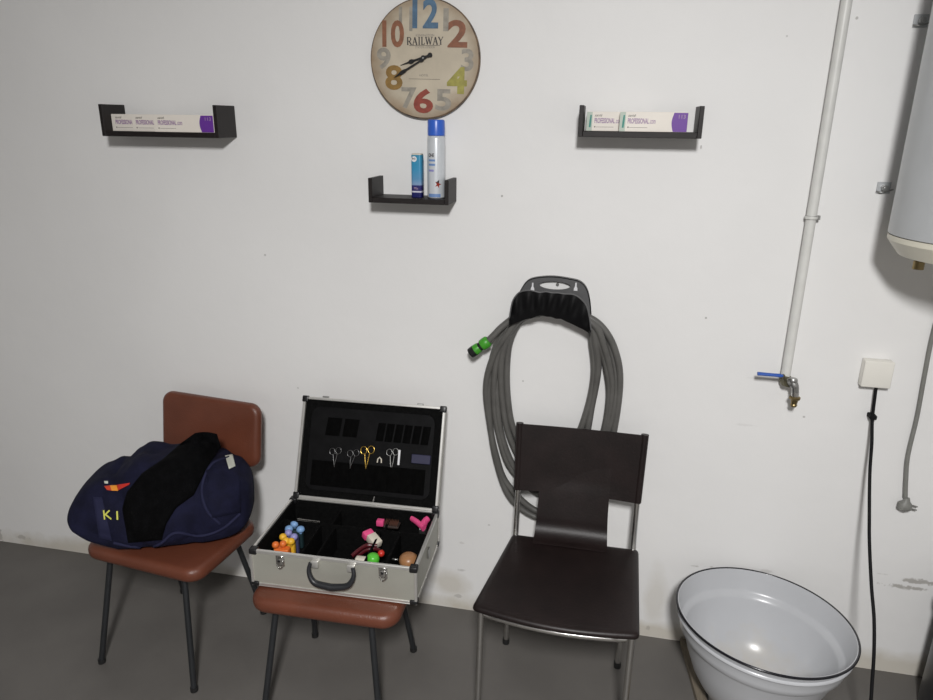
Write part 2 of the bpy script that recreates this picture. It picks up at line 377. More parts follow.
# serif lettering drawn from strokes
def strokes(bm, segs, ox, oz, w, h, th, y, thick=.0004):
    for x0, z0, x1, z1, k in segs:
        a = Vector((ox+x0*w, y, oz+z0*h)); b = Vector((ox+x1*w, y, oz+z1*h)); d = (b-a).normalized(); nrm = Vector((-d.z, 0, d.x))*th*k/2
        prism(bm, [a-nrm, b-nrm, b+nrm, a+nrm], (0, -1, 0), thick)
G = {'R': [(.15, 0, .15, 1, 1.3), (0, 0, .32, 0, .6), (0, 1, .6, 1, .6), (.6, 1, .8, .85, .8), (.8, .85, .8, .65, 1.2), (.8, .65, .6, .5, .8), (.15, .5, .6, .5, .6), (.45, .5, .9, 0, 1.3), (.8, 0, 1.02, 0, .6)],
     'A': [(.1, 0, .5, 1, .7), (.5, 1, .9, 0, 1.4), (.25, .35, .75, .35, .6), (-.05, 0, .25, 0, .6), (.72, 0, 1.05, 0, .6)],
     'I': [(.5, 0, .5, 1, 1.3), (.2, 0, .8, 0, .6), (.2, 1, .8, 1, .6)],
     'L': [(.2, 0, .2, 1, 1.3), (0, 1, .4, 1, .6), (0, 0, .85, 0, .6), (.85, 0, .9, .25, .8)],
     'W': [(.05, 1, .28, 0, 1.3), (.28, 0, .5, .9, .7), (.5, .9, .72, 0, 1.3), (.72, 0, .97, 1, .7), (-.08, 1, .2, 1, .6), (.35, 1, .6, 1, .6), (.85, 1, 1.1, 1, .6)],
     'Y': [(.05, 1, .5, .45, 1.3), (.5, .45, .95, 1, .7), (.5, 0, .5, .45, 1.3), (.3, 0, .7, 0, .6), (-.08, 1, .2, 1, .6), (.8, 1, 1.08, 1, .6)]}
bm = BM()
pl, pr = cpx(407, 41), cpx(443, 41); zt, zb = cpx(425, 37.2).z, cpx(425, 44.6).z
ws = dict(R=1.05, A=1.05, I=.55, L=.8, W=1.45, Y=1.0); tot = sum(ws[c] for c in 'RAILWAY')+.18*6; u = (pr.x-pl.x)/tot; x = pl.x
for c in 'RAILWAY':
    strokes(bm, G[c], x, zb, ws[c]*u, zt-zb, .0028, YFc); x += (ws[c]+.18)*u
obj('lettering', bm, M['ink'], clock); bm = BM()
a, b = cpx(409, 45.8), cpx(440, 45.8); prism(bm, [a, b, b+Vector((0, 0, .0012)), a+Vector((0, 0, .0012))], (0, -1, 0), .0004)
obj('printed_line', bm, M['ink'], clock); bm = BM()
a, b = cpx(409, 79.0), cpx(440, 79.6); prism(bm, [a, b, b+Vector((0, 0, .001)), a+Vector((0, 0, .001))], (0, -1, 0), .0004)
obj('printed_line', bm, M['ink'], clock)
for s, px, py, w in (('KENSINGTON', 425, 35.3, .056), ('STATION LONDON', 425, 47.2, .060), ('HOTEL', 424, 75.3, .028)):
    p = cpx(px, py); text('lettering', s, M['inkfade'], clock, (p.x, YFc, p.z), w, .0062, bold=.0)
# hands: ornate spade hands with their counterweights
def hand(name, tip, tail, yy, wmax, prof):
    bm = BM(); a, b = Vector((tail[0], 0, tail[1])), Vector((tip[0], 0, tip[1])); d = (b-a); L = d.length; d /= L; n = Vector((-d.z, 0, d.x))
    up = [a+d*L*t+n*w*wmax for t, w in prof]; dn = [a+d*L*t-n*w*wmax for t, w in reversed(prof)]
    pts = [Vector((p.x, yy, p.z)) for p in up+dn]; prism(bm, pts, (0, -1, 0), .0012); return obj(name, bm, M['blackp'], clock)
pv = cpx(423.7, 58.2)
def dirpt(px, py): p = cpx(px, py); return (p.x, p.z)
PRH = [(0, .55), (.04, 1.1), (.09, .8), (.13, .4), (.22, .55), (.26, 1.0), (.30, 1.0), (.34, .5), (.5, .45), (.56, .5), (.62, 1.0), (.68, 1.0), (.74, .4), (.99, .06), (1, .0)]
PRM = [(0, .7), (.04, 1.1), (.08, .75), (.12, .4), (.2, .5), (.23, .9), (.27, .9), (.31, .4), (.5, .45), (.66, .5), (.72, .9), (.80, .9), (.86, .45), (.99, .06), (1, .0)]
hand('hour_hand', dirpt(400.5, 65.5), dirpt(432.5, 54.5), YFc-.004, .0062, PRH)
hand('minute_hand', dirpt(394.5, 77.8), dirpt(432, 54), YFc-.007, .0058, PRM)
bm = BM(); cyl(bm, (pv.x, YFc, pv.z), (pv.x, YFc-.009, pv.z), .0026, 16); obj('centre_pin', bm, M['steel'], clock, smooth=40)

# ================================================================== SHELVES
SD = .115
def shelf(x0, x1, ztop, zbot, label, th=.0125):
    t = thing('wall_shelf', label, 'shelf', ((x0+x1)/2, D, zbot), group=None)
    bm = BM(); box(bm, (x0+th, D-SD, zbot), (x1-th, D-.0005, zbot+.016), .0012, 1); obj('base_board', bm, M['wenge'], t)
    for xa in (x0, x1-th):
        bm = BM(); box(bm, (xa, D-SD, zbot), (xa+th, D-.0005, ztop), .0012, 1); obj('side_panel', bm, M['wenge'], t)
    return t
a = at(98.6, 103.4, D-SD); b = at(234.9, 141, D-.0); e1 = at(213.5, 107, D-SD)
SL = (-1.655, at(216.4, 140, D-SD).x+.016, at(98.6, 103.4, D-SD).z, at(160, 138.6, D-SD).z)
SM = (-.745, -.490, at(368.5, 178, D-SD).z, at(410, 204.0, D-SD).z)
SR = (-.112, .216, at(580.3, 105.5, D-SD).z, at(640, 137.8, D-SD).z)
SR = (SR[0], at(703.5, 120, D-SD).x, at(706, 106.0, D-SD).z, at(640, 150.5, D-SD).z)
SL = (SL[0], at(218.5, 135, D-SD).x, at(98.6, 104.0, D-SD).z, at(170, 137.3, D-SD).z)
SR = (SR[0], SR[1], SR[2], at(640, 137.8, D-SD).z)
shelf(*SL, 'dark brown U-shaped wall shelf left of the clock, holding three cream boxes')
shelf(*SM, 'short dark brown U-shaped wall shelf under the clock, holding a spray can')
shelf(*SR, 'dark brown U-shaped wall shelf right of the clock, holding two cream boxes')

def carton(x0, yfront, z0, label, group, teal, sc=1.0, dp=.018, hz=.053):
    Lx = .205
    t = thing('hair_product_box', label, 'box', (x0+Lx/2, yfront+dp/2, z0), group=group)
    bm = BM(); box(bm, (x0, yfront, z0), (x0+Lx*sc, yfront+dp, z0+hz), .0008, 1); obj('carton', bm, M['carton'], t)
    y = yfront; sh = .024 if teal else .013
    def patch(nm, pts, m, th=.0003):
        bm = BM(); prism(bm, [Vector((x0+p[0]*sc, y, z0+p[1])) for p in pts], (0, -1, 0), th); return obj(nm, bm, m, t)
    # rounded purple end block
    pts = [(Lx-.001, .0008), (Lx-.042, .0008)]+[(Lx-.042-.006*math.sin(PI*k/8), .0008+.050*k/8) for k in range(1, 8)]+[(Lx-.042, .0512), (Lx-.001, .0512)]
    patch('purple_panel', pts, M['purple'])
    text('numbers', '113', M['mauve'], t, (x0+(Lx-.018)*sc, y-.0005, z0+.041), .020*sc, .010, bold=.01)
    if teal:
        patch('pale_panel', [(.0008, .0008), (.018, .0008), (.018, .052), (.0008, .052)], M['pale'], .0002)
        patch('teal_stripe', [(.008, .010), (.014, .010), (.0155, .030), (.0155, .044), (.011, .044), (.009, .028)], M['teal'], .0005)
    text('brand_lettering', 'santé', M['inkfade'], t, (x0+(sh+.013)*sc, y-.0003, z0+.043), .024*sc, .007, bold=.01, shear=.4)
    text('title_lettering', 'PROFESSIONAL', M['mauve'], t, (x0+(sh+.033)*sc, y-.0003, z0+.0285), .064*sc, .0145, bold=.035)
    text('title_lettering', '.com', M['mauve'], t, (x0+(sh+.076)*sc, y-.0003, z0+.0265), .018*sc, .010, bold=.015)
    bm = BM(); cyl(bm, (x0+(sh+.003)*sc, y, z0+.0115), (x0+(sh+.003)*sc, y-.0004, z0+.0115), .0022, 12)
    prism(bm, [Vector((x0+(sh+.007)*sc, y, z0+.0105)), Vector((x0+(sh+.062)*sc, y, z0+.0105)), Vector((x0+(sh+.062)*sc, y, z0+.0115)), Vector((x0+(sh+.007)*sc, y, z0+.0115))], (0, -1, 0), .0003)
    obj('small_print', bm, M['inkfade'], t)
zs = SL[3]+.0162; g = 'cream hair product boxes on the left shelf'
xa = at(109.5, 125, D-.11).x
yq = D-SD+.0015
xq = at(154.5, 128, yq).x; scL = (SL[1]-.014-xq)/.205
carton(xq, yq, zs, 'frontmost cream and purple box on the left shelf, its purple end by the right panel', g, False, scL)
carton(at(132.5, 126, yq+.0185).x, yq+.0185, zs, 'middle cream box on the left shelf, between the front and back boxes', g, False, scL)
carton(max(SL[0]+.013, at(109.5, 125, yq+.037).x), yq+.037, zs, 'rearmost cream box on the left shelf, nearest its left panel', g, False, scL)
zs = SR[3]+.0162; g = 'cream hair product boxes on the right shelf'
carton(at(619.5, 122, yq+.004).x, yq+.004, zs, 'front cream box on the right shelf with a purple end and teal stripe', g, True, .90, .034)
carton(max(SR[0]+.014, at(586.5, 122, yq+.045).x), yq+.045, zs, 'rear cream box on the right shelf, partly hidden, nearest its left panel', g, True, .90, .034)

# spray can
zs = SM[3]+.0162; cxs, cys = -.541, D-.062; hz = at(437, 119.5, cys-.02).z-zs
t = thing('spray_can', 'tall white aerosol spray can with a blue cap on the small shelf', 'spray can', (cxs, cys, zs))
bm = BM(); zc = hz*.797
lathe(bm, [(0, .002), (.024, 0), (.0272, .003), (.0272, zc-.010), (.0262, zc-.005), (.0235, zc)], (cxs, cys, zs), 48)
lathe(bm, [(0, zc), (.0235, zc)], (cxs, cys, zs), 48); obj('can', bm, M['can'], t, smooth=35)
bm = BM(); lathe(bm, [(.0, zc), (.0262, zc+.001), (.0262, hz-.006), (.0245, hz-.001), (.020, hz), (.0, hz-.001)], (cxs, cys, zs), 48); obj('cap', bm, M['cap'], t, smooth=35)
def curved_print(name, pts2, m, parent, c, r, rr=.0003):
    """flat figure (angle offset in metres along the arc, height) laid round a can"""
    bm = BM(); va = []
    A = [bm.verts.new((c[0]+(r+rr)*math.sin(u/r), c[1]-(r+rr)*math.cos(u/r), c[2]+z)) for u, z in pts2]
    bm.faces.new(A); bmesh.ops.solidify(bm, geom=bm.faces[:], thickness=.0003); return obj(name, bm, m, parent)
def wrap_text(name, s, m, parent, c, r, u0, z0, w, h, bold=.01):
    o = text(name, s, m, parent, (0, 0, 0), w, h, bold=bold, ext=.0004)
    inv = INV[parent.name]
    for v in o.data.vertices:
        # text() already moved it into the parent's frame: bring back, wrap, send again
        p = inv.inverted() @ v.co; u = u0+p.x; v.co = inv @ Vector((c[0]+(r+.0002-p.y)*math.sin(u/r), c[1]-(r+.0002-p.y)*math.cos(u/r), c[2]+z0+p.z))
    return o
cc = (cxs, cys, zs)
wrap_text('lettering', 'OHE', M['ink'], t, cc, .0272, -.010, hz*.555, .020, .011, .03)
def band_print(u0, u1, z0_, z1_, m, r_=.0272):
    bm = BM(); P = lambda u, v, o: Vector((cxs+(r_+o)*math.sin((u0+(u1-u0)*u)/r_), cys-(r_+o)*math.cos((u0+(u1-u0)*u)/r_), zs+z0_+(z1_-z0_)*v))
    grid(bm, lambda u, v: P(u, v, .0004), 10, 1, lambda u, v: P(u, v, -.0002)); return obj('label_band', bm, m, t, smooth=60)
for k, (zz, w) in enumerate(((.49, .022), (.435, .022), (.36, .018))):
    band_print(-.019, -.019+w, hz*zz-.003, hz*zz+.003, M['printblue'] if k < 2 else M['c_lilac'])
fl = []
for k in range(10):
    a = 2*PI*k/10; q = .011 if k % 2 == 0 else .004; fl.append((.012+q*math.cos(a), hz*.185+q*1.2*math.sin(a)))
curved_print('flower_print', fl, M['orangeR'], t, cc, .0272)
curved_print('flower_print', [(.006, hz*.21), (.014, hz*.20), (.016, hz*.245)], M['ink'], t, cc, .0276)
band_print(-.02, .02, .004, .014, M['printblue'])
# small carton/can
cxs2 = -.601; hz2 = at(418, 153.5, D-.062).z-zs
M['smallcan'] = banded('small_can_print', zs, zs+hz2, [(0, (.012, .015, .11, 1)), (.115, (.012, .015, .11, 1)), (.12, (.6, .6, .7, 1)), (.15, (.6, .6, .7, 1)), (.155, (.02, .015, .12, 1)), (.27, (.02, .02, .14, 1)), (.30, (.22, .33, .52, 1)),
                      (.42, (.10, .27, .46, 1)), (.65, (.04, .26, .46, 1)), (1, (.02, .24, .40, 1))])
t = thing('product_tube', 'small slim blue tube with a dark blue base beside the tall spray can', 'tube', (cxs2, D-.062, zs))
bm = BM(); rbox(bm, (cxs2, D-.062, 0), .0165, .0165, zs, zs+hz2-.004, .007, .001); obj('tube_body', bm, M['smallcan'], t, smooth=40)
bm = BM(); rbox(bm, (cxs2, D-.062, 0), .0155, .0155, zs+hz2-.004, zs+hz2, .006, .001); obj('top_cap', bm, M['offw'], t, smooth=40)
bm = BM(); cyl(bm, (cxs2-.006, D-.0785, zs+hz2*.88), (cxs2-.006, D-.0790, zs+hz2*.88), .0085, 20); obj('round_badge', bm, M['white'], t)
text('lettering', 'hi', M['ink'], t, (cxs2-.007, D-.0793, zs+hz2*.89), .010, .006, bold=.02)
text('lettering', 'Mix', M['mauve'], t, (cxs2, D-.0788, zs+hz2*.215), .014, .008, bold=.01)

# ================================================================== HOSE HANGER
Yh = D-.004
hg = thing('hose_hanger', 'black plastic wall hanger with an oval slot, a grey hose coiled over it', 'hanger', (-.165, D, 1.14))
def pxs(lst, Y): return [at(x, y, Y) for x, y in lst]
# wall plate with an oval slot and two keyholes
outl = spline(pxs([(511, 330), (513, 315), (517, 299), (521, 289), (527, 281), (536, 277.6), (553, 276.5), (570, 278.8), (580, 281.5), (586.5, 288), (590, 300), (591.5, 318), (591.5, 333)], D-.018), 5)+pxs([(583, 322), (572, 314), (560, 309.5), (548, 308), (536, 309), (525, 313), (517, 320)], D-.018)
zlo = at(550, 300, D-.018).z
outl = [p for p in outl]
# cut as strips: build the plate from a boundary ring bridged to the slot
def plate():
    bm = BM(); n = 64; cen = at(554.7, 285.6, D-.018); rx = (at(570.2, 286, D-.018).x-at(539.2, 286, D-.018).x)/2; rz = .0135
    top = outl; bottom = [top[-1], top[0]]
    ring = []
    for k in range(n):
        a = 2*PI*k/n+PI/2; d = Vector((math.cos(a), 0, math.sin(a)))
        best = None
        P = top+[top[0]]
        for i in range(len(P)-1):
            p, q = P[i]-cen, P[i+1]-cen; e = q-p; den = d.x*e.z-d.z*e.x
            if abs(den) < 1e-12: continue
            t = (p.x*e.z-p.z*e.x)/den; s = (p.x*d.z-p.z*d.x)/den
            if t > 0 and -1e-6 <= s <= 1+1e-6 and (best is None or t < best): best = t
        ring.append((cen+d*best, cen+Vector((rx*math.cos(a), 0, rz*math.sin(a)))))
    yf, yb = D-.018, D-.012
    V = [[bm.verts.new((p.x, y, p.z)) for p in (o, i)] for o, i in ring for y in (yf,)]
    W = [[bm.verts.new((p.x, yb, p.z)) for p in (o, i)] for o, i in ring]
    for k in range(n):
        j = (k+1) % n
        bm.faces.new((V[k][0], V[j][0], V[j][1], V[k][1])); bm.faces.new((W[k][0], W[k][1], W[j][1], W[j][0]))
        bm.faces.new((V[k][0], W[k][0], W[j][0], V[j][0])); bm.faces.new((V[k][1], V[j][1], W[j][1], W[k][1]))
    return bm
obj('wall_plate', plate(), M['litp'], hg)
# edge flange of the plate reaching back to the wall
bm = BM(); A = outl[:-7]
for i in range(len(A)-1):
    p, q = A[i], A[i+1]
    vs = [bm.verts.new((v.x, y, v.z)) for v, y in ((p, D-.018), (q, D-.018), (q, D-.0006), (p, D-.0006))]; bm.faces.new(vs)
bmesh.ops.remove_doubles(bm, verts=bm.verts, dist=1e-5); bmesh.ops.solidify(bm, geom=bm.faces[:], thickness=.003); obj('plate_edge', bm, M['litp'], hg, smooth=40)
for x in (532.6, 575.8):
    bm = BM(); p = at(x, 287, D-.0182)
    pts = [Vector((p.x+dx, D-.0182, p.z+dz)) for dx, dz in ((-.006, -.012), (.006, -.012), (.0055, -.004), (.0025, .002), (.0022, .014), (-.0022, .014), (-.0025, .002), (-.0055, -.004))]
    prism(bm, pts, (0, -1, 0), .0006); obj('screw_slot', bm, M['white'], hg, label='pale keyhole screw slot')
p = at(557.6, 284.3, D-.002); bm = BM(); cyl(bm, (p.x, D-.0005, p.z), (p.x, D-.006, p.z), .005, 12); obj('screw', bm, M['steel'], hg, smooth=40)
# arched saddle with its ribbed front lip
toprim = [(509.5, 318), (512, 303), (516, 295.5), (521, 291.5), (529, 290.3), (534, 291.0), (540, 292.4), (546, 291.6), (552, 292.8), (558, 292.8), (564, 293.8), (570, 294.0), (575, 295.0), (581, 299.0), (586.5, 306), (589.5, 318), (591, 330)]
lowrim = [(508.8, 326), (512, 324.3), (517, 322.5), (522, 320.6), (527, 319), (532, 318.3), (537, 316.2), (542, 315.6), (546, 316.6), (551, 317.0), (556, 318.8), (561, 319.0), (566, 321.6), (571, 323.6), (577, 326.6), (584, 330), (590.5, 335)]
Yl = D-.105
T = spline(pxs(toprim, Yl), 3); Bm = spline(pxs(lowrim, Yl+.01), 3)
bm = BM(); n = len(T)-1
def lipf(u, v):
    i = min(int(round(u*n)), n); p = T[i].lerp(Bm[i], v); ridge = .005*math.cos(u*PI*16)*math.sin(PI*min(1, v*1.3)); return p+Vector((0, -ridge-.004*math.sin(PI*v), 0))
grid(bm, lipf, n, 8, lambda u, v: lipf(u, v)+Vector((0, .005, 0))); obj('front_lip', bm, M['saddle'], hg, smooth=50)
bm = BM(); tube(bm, [p+Vector((0, -.001, .0)) for p in T], .0022, 8); obj('lip_edge', bm, M['litp'], hg, smooth=60)
bm = BM()
grid(bm, lambda u, v: Vector((Bm[int(round(u*n))].x, Yl+.012+(D-.0185-Yl-.012)*v, Bm[int(round(u*n))].z+.004)), n, 4, lambda u, v: Vector((Bm[int(round(u*n))].x, Yl+.012+(D-.0185-Yl-.012)*v, Bm[int(round(u*n))].z+.010)))
obj('saddle', bm, M['saddle'], hg, smooth=50)

# hose: several loops in one continuous run, plus the green coupling at its end
hose = thing('garden_hose', 'grey hose coiled in long loops over the wall hanger behind the dark chair', 'hose', (-.16, D-.05, .62))
loops = [   # closed loops through sight-line points; last number is the standing-off from the wall
    ([(553, 312), (520, 316), (501, 335), (490, 370), (489, 411), (496, 460), (512, 500), (545, 519), (580, 505), (604, 470), (615, 425), (620, 380), (615, 350), (603, 328), (585, 316)], .036),
    ([(553, 310), (522, 317), (506, 335), (496, 365), (494, 400), (499, 435), (512, 470), (545, 496), (580, 480), (601, 440), (609, 400), (607, 370), (600, 345), (588, 322)], .050),
    ([(553, 311), (522, 318), (507, 338), (501, 365), (503, 405), (511, 440), (530, 472), (558, 480), (582, 450), (592, 405), (598, 370), (596, 345), (588, 323)], .052),
    ([(553, 312), (520, 318), (507, 336), (499, 362), (497, 400), (503, 440), (520, 475), (550, 487), (590, 460), (610, 425), (616, 385), (611, 350), (599, 326)], .018),
    ([(553, 313), (524, 318), (511, 338), (507, 365), (508, 400), (514, 430), (530, 455), (555, 462), (575, 440), (587, 410), (594, 375), (592, 345), (587, 325)], .030),
    ([(553, 312), (522, 318), (508, 333), (494, 355), (486, 385), (489, 420), (496, 455), (508, 485), (540, 512), (575, 500), (600, 462), (608, 420), (612, 385), (605, 350), (592, 323)], .060),
]
bm = BM()
for pts, off in loops:
    P = [at(x, y, D-(off+(.026-off)*min(1, max(0, (y-330)/70)))) for x, y in pts]
    tube(bm, spline(P, 6, True), .0112, 12, closed=True)
# free end at upper left
P = [at(540, 314, D-.05), at(518, 316, D-.06), at(503, 326, D-.065), at(494, 335, D-.07), at(488, 341, D-.072)]
tube(bm, spline(P, 6), .0112, 12)
obj('hose_pipe', bm, M['hose'], hose, smooth=80)
a, b = at(488, 341, D-.072), at(471, 353, D-.078); d = b-a
bm = BM(); tube(bm, [a-d*.05, a+d*.02, a+d*.18, a+d*.36, a+d*.40], lambda t: (.015, .019, .0195, .018, .013)[int(round(t*4))], 20); cp = obj('hose_coupling', bm, M['green'], hose, smooth=40, label='green hose coupling')
bm = BM(); tube(bm, [a+d*.38, a+d*.52], .0145, 20); obj('coupling_neck', bm, M['blackp'], hose, smooth=40, label='black neck')
bm = BM(); tube(bm, [a+d*.50, a+d*.56, a+d*.78], lambda t: (.016, .0175, .018)[int(round(t*2))], 20); obj('coupling_ring', bm, M['green'], hose, smooth=40, label='green ring')
bm = BM(); tube(bm, [a+d*.76, a+d*.95, a+d*1.04], lambda t: (.0185, .018, .0165)[int(round(t*2))], 20); obj('coupling_tip', bm, M['blackp'], hose, smooth=40, label='black tip')

# ================================================================== PIPE, CLIP, TAP
PX = .563
pipe = thing('water_pipe', 'pale painted vertical water pipe running down the wall to the tap', 'pipe', (PX, D-.03, 1.05))
bm = BM(); cyl(bm, (PX, D-.026, ZC-.001), (PX, D-.026, 1.062), .0140, 24); obj('pipe_tube', bm, M['pipe'], pipe, smooth=40)
pz = at(811, 217.5, D-.03).z
bm = BM(); lathe(bm, [(.0143, -.005), (.0175, -.005), (.0175, .005), (.0143, .005)], (PX, D-.026, pz), 24, closed=True)
box(bm, (PX-.004, D-.012, pz-.006), (PX+.004, D-.0005, pz+.006)); box(bm, (PX+.016, D-.032, pz-.006), (PX+.023, D-.020, pz+.006), .001, 1); obj('pipe_clip', bm, M['steel'], pipe, smooth=40)
bm = BM(); cyl(bm, (PX, D-.026, pz-.004), (PX, D-.026, pz+.004), .0178, 24); obj('clip_band', bm, M['pipe'], pipe, smooth=40)
tap = thing('water_tap', 'brass and grey garden tap with a blue lever at the foot of the pipe', 'tap', (.585, D-.05, .99))
zt = 1.062
Yt = D-.060
k0, k1, k2, k3, k4, k5 = at(785, 381, D-.034), at(789, 382.5, D-.052), at(793, 381, Yt), at(795, 388, Yt), at(795.2, 396, Yt), at(795, 409, Yt)
bm = BM(); tube(bm, [(PX, D-.026, zt), (PX, D-.026, zt-.018)], .0175, 6); tube(bm, [(PX, D-.026, zt-.012), (PX, D-.027, zt-.022), k0, k1], .0145, 16)
obj('elbow', bm, M['olive'], tap, smooth=40, label='tarnished brass elbow')
bm = BM(); tube(bm, [k0.lerp(k1, .3), k0.lerp(k1, .9)], .0175, 6); obj('hex_nut', bm, M['olive'], tap)
bm = BM(); tube(bm, spline([k1, k2+Vector((0, .004, -.004)), k2.lerp(k3, .6), k3, k4], 5), lambda t: .0145-.004*t, 16)
lathe(bm, [(0, 0), (.012, 0), (.014, .006), (.011, .012), (0, .014)], tuple(k2+Vector((0, 0, -.003))), 18); obj('valve_body', bm, M['steel'], tap, smooth=50, label='grey metal valve body')
bm = BM(); tube(bm, [k3.lerp(k4, .5), k4+Vector((0, 0, -.003))], .0112, 18); obj('spout', bm, M['chrome'], tap, smooth=40, label='chrome spout')
bm = BM(); lathe(bm, [(.0, 0), (.012, 0), (.0165, -.004), (.0165, -.009), (.012, -.013), (.0, -.013)], tuple(k4), 8); lathe(bm, [(0, 0), (.011, 0), (.0085, -.012), (.0105, -.016), (.008, -.022), (0, -.022)], tuple(k4+Vector((0, 0, -.013))), 20)
obj('hose_nozzle', bm, M['brass'], tap, smooth=35, label='brass hose nozzle')
la, lb = at(783, 375.8, D-.068), at(757.5, 373.6, D-.068)
bm = BM(); tube(bm, [la, la.lerp(lb, .1), la.lerp(lb, .35), lb], lambda t: (.005, .0078, .0072, .0078)[int(round(t*3))], 12, flat=(1, .7)); obj('lever', bm, M['blue'], tap, smooth=60, label='blue lever')
bm = BM(); cyl(bm, k0+Vector((0, -.008, 0)), (la.x, D-.067, la.z), .006, 12); obj('lever_stem', bm, M['olive'], tap, smooth=40)

# ================================================================== JUNCTION BOX AND CORD
x0, x1, z0, z1 = .778, .858, 1.046, 1.130
jb = thing('junction_box', 'square white electrical outlet box on the wall with a black cord below', 'electrical box', ((x0+x1)/2, D, z0))
bm = BM(); box(bm, (x0, D-.028, z0), (x1, D-.0005, z1), .003, 2); obj('box_base', bm, M['socket'], jb, smooth=40)
bm = BM(); box(bm, (x0-.001, D-.036, z0+.001), (x1+.001, D-.0275, z1+.001), .0035, 3); obj('cover', bm, M['socket'], jb, smooth=40)
Xc = .832
cord = thing('power_cord', 'black power cord hanging from the white outlet box to the floor', 'cord', (Xc, 2.0, .005))
P = [Vector((Xc-.006, D-.018, 1.045)), Vector((Xc-.005, D-.02, 1.02)), Vector((Xc, D-.024, .94)), atx(871.8, 443, Xc), atx(869.8, 474, Xc), atx(869.3, 520, Xc), atx(869.5, 545, Xc), atx(871.5, 587, Xc), atx(874, 618, Xc), atx(874, 652, Xc), atx(872, 684, Xc), atx(870.5, 705, Xc), Vector((Xc, 1.77, .09)), Vector((Xc+.01, 1.68, .02)), Vector((Xc+.03, 1.56, .0055)), Vector((Xc+.16, 1.40, .0052)), Vector((Xc+.4, 1.35, .0052))]
bm = BM(); tube(bm, spline(P, 8), .0048, 10); obj('cord_cable', bm, M['cable'], cord, smooth=80)
q = at(872.4, 416.5, D-.022)
bm = BM(); box(bm, (Xc-.010, D-.032, q.z-.008), (Xc+.010, D-.0005, q.z+.006), .002, 1); obj('cable_clip', bm, M['cable'], cord)

# grey cable with its plug
P = [at(953, 270, D-.012), at(941, 305, D-.010), at(931.5, 340, D-.008), at(924, 378.6, D-.008), at(917, 417, D-.009), at(908, 455.7, D-.012), at(906, 480, D-.016), at(905.5, 497, D-.020)]
pc = thing('plug_cable', 'grey cable with a plug hanging on the wall below the water heater', 'cable', tuple(P[-1]))
bm = BM(); tube(bm, spline(P, 8), .0062, 10); obj('cable', bm, M['gcable'], pc, smooth=80)
pp = at(905, 505, D-.022)
bm = BM(); tube(bm, [pp+Vector((.002, 0, .026)), pp+Vector((.002, 0, .014)), pp+Vector((0, 0, .006)), pp+Vector((0, 0, -.012)), pp+Vector((0, 0, -.018))], lambda t: (.007, .011, .020, .021, .013)[int(round(t*4))], 18, flat=(.8, 1)); obj('plug_head', bm, M['gcable'], pc, smooth=50)
for dz in (.002, -.010):
    bm = BM(); cyl(bm, pp+Vector((.017, 0, dz)), pp+Vector((.036, 0, dz-.004)), .0024, 10); obj('plug_pin', bm, M['steel'], pc, smooth=50)

# ================================================================== WATER HEATER AND ITS BRACKETS
HX, HY, HR = .924, D-.25, .22
zb = at(905, 237.5, HY-.15).z
zb = 1.531
wh = thing('water_heater', 'white cylindrical electric water heater mounted high on the right wall', 'water heater', (HX, HY, zb-.09))
bm = BM(); lathe(bm, [(0, zb+.004), (HR-.004, zb+.004), (HR, zb+.006), (HR, 2.40), (HR-.02, 2.44), (0, 2.44)], (HX, HY, 0), 96); obj('tank', bm, M['heater'], wh, smooth=40)
bm = BM(); lathe(bm, [(0, zb+.003), (HR-.001, zb+.003), (HR-.001, zb-.010), (HR-.030, zb-.047), (0, zb-.050)], (HX, HY, 0), 96); obj('bottom_cap', bm, M['cream'], wh, smooth=30, label='cream bottom cap')
np_ = atz(918, 268, 1.452)
bm = BM(); lathe(bm, [(0, 0), (.011, 0), (.011, -.012), (.0135, -.014), (.0135, -.034), (0, -.034)], (np_.x, np_.y, zb-.048), 12); obj('pipe_nipple', bm, M['brass'], wh, smooth=40, label='brass pipe nipple')
bm = BM(); box(bm, (HX-.10, HY+HR-.03, 2.2), (HX+.10, D-.0005, 2.24)); obj('mounting_bar', bm, M['steel'], wh)
bm = BM(); box(bm, (HX-.10, HY+HR-.03, 1.65), (HX+.10, D-.0005, 1.69)); obj('mounting_bar', bm, M['steel'], wh)
for (x, y, lb) in ((922, 20.5, 'upper small metal pipe bracket on the wall beside the water heater'), (884.5, 188, 'lower small metal pipe bracket on the wall beside the water heater')):
    p = at(x, y, D-.01)
    t = thing('pipe_bracket', lb, 'bracket', (p.x, D, p.z-.015), group='wall brackets by the water heater')
    bm = BM(); box(bm, (p.x-.018, D-.004, p.z-.016), (p.x+.018, D-.0005, p.z+.016), .001, 1); obj('bracket_plate', bm, M['heater'], t)
    bm = BM(); cyl(bm, (p.x, D-.004, p.z), (p.x, D-.020, p.z), .009, 6); cyl(bm, (p.x, D-.018, p.z), (p.x, D-.024, p.z), .0045, 12); obj('bolt', bm, M['steel'], t)
    bm = BM(); tube(bm, spline([(p.x-.018, D-.005, p.z-.010), (p.x-.008, D-.012, p.z-.012), (p.x+.010, D-.012, p.z-.008), (p.x+.024, D-.006, p.z-.004)], 5), .0022, 8); obj('clamp_arm', bm, M['steel'], t, smooth=60)

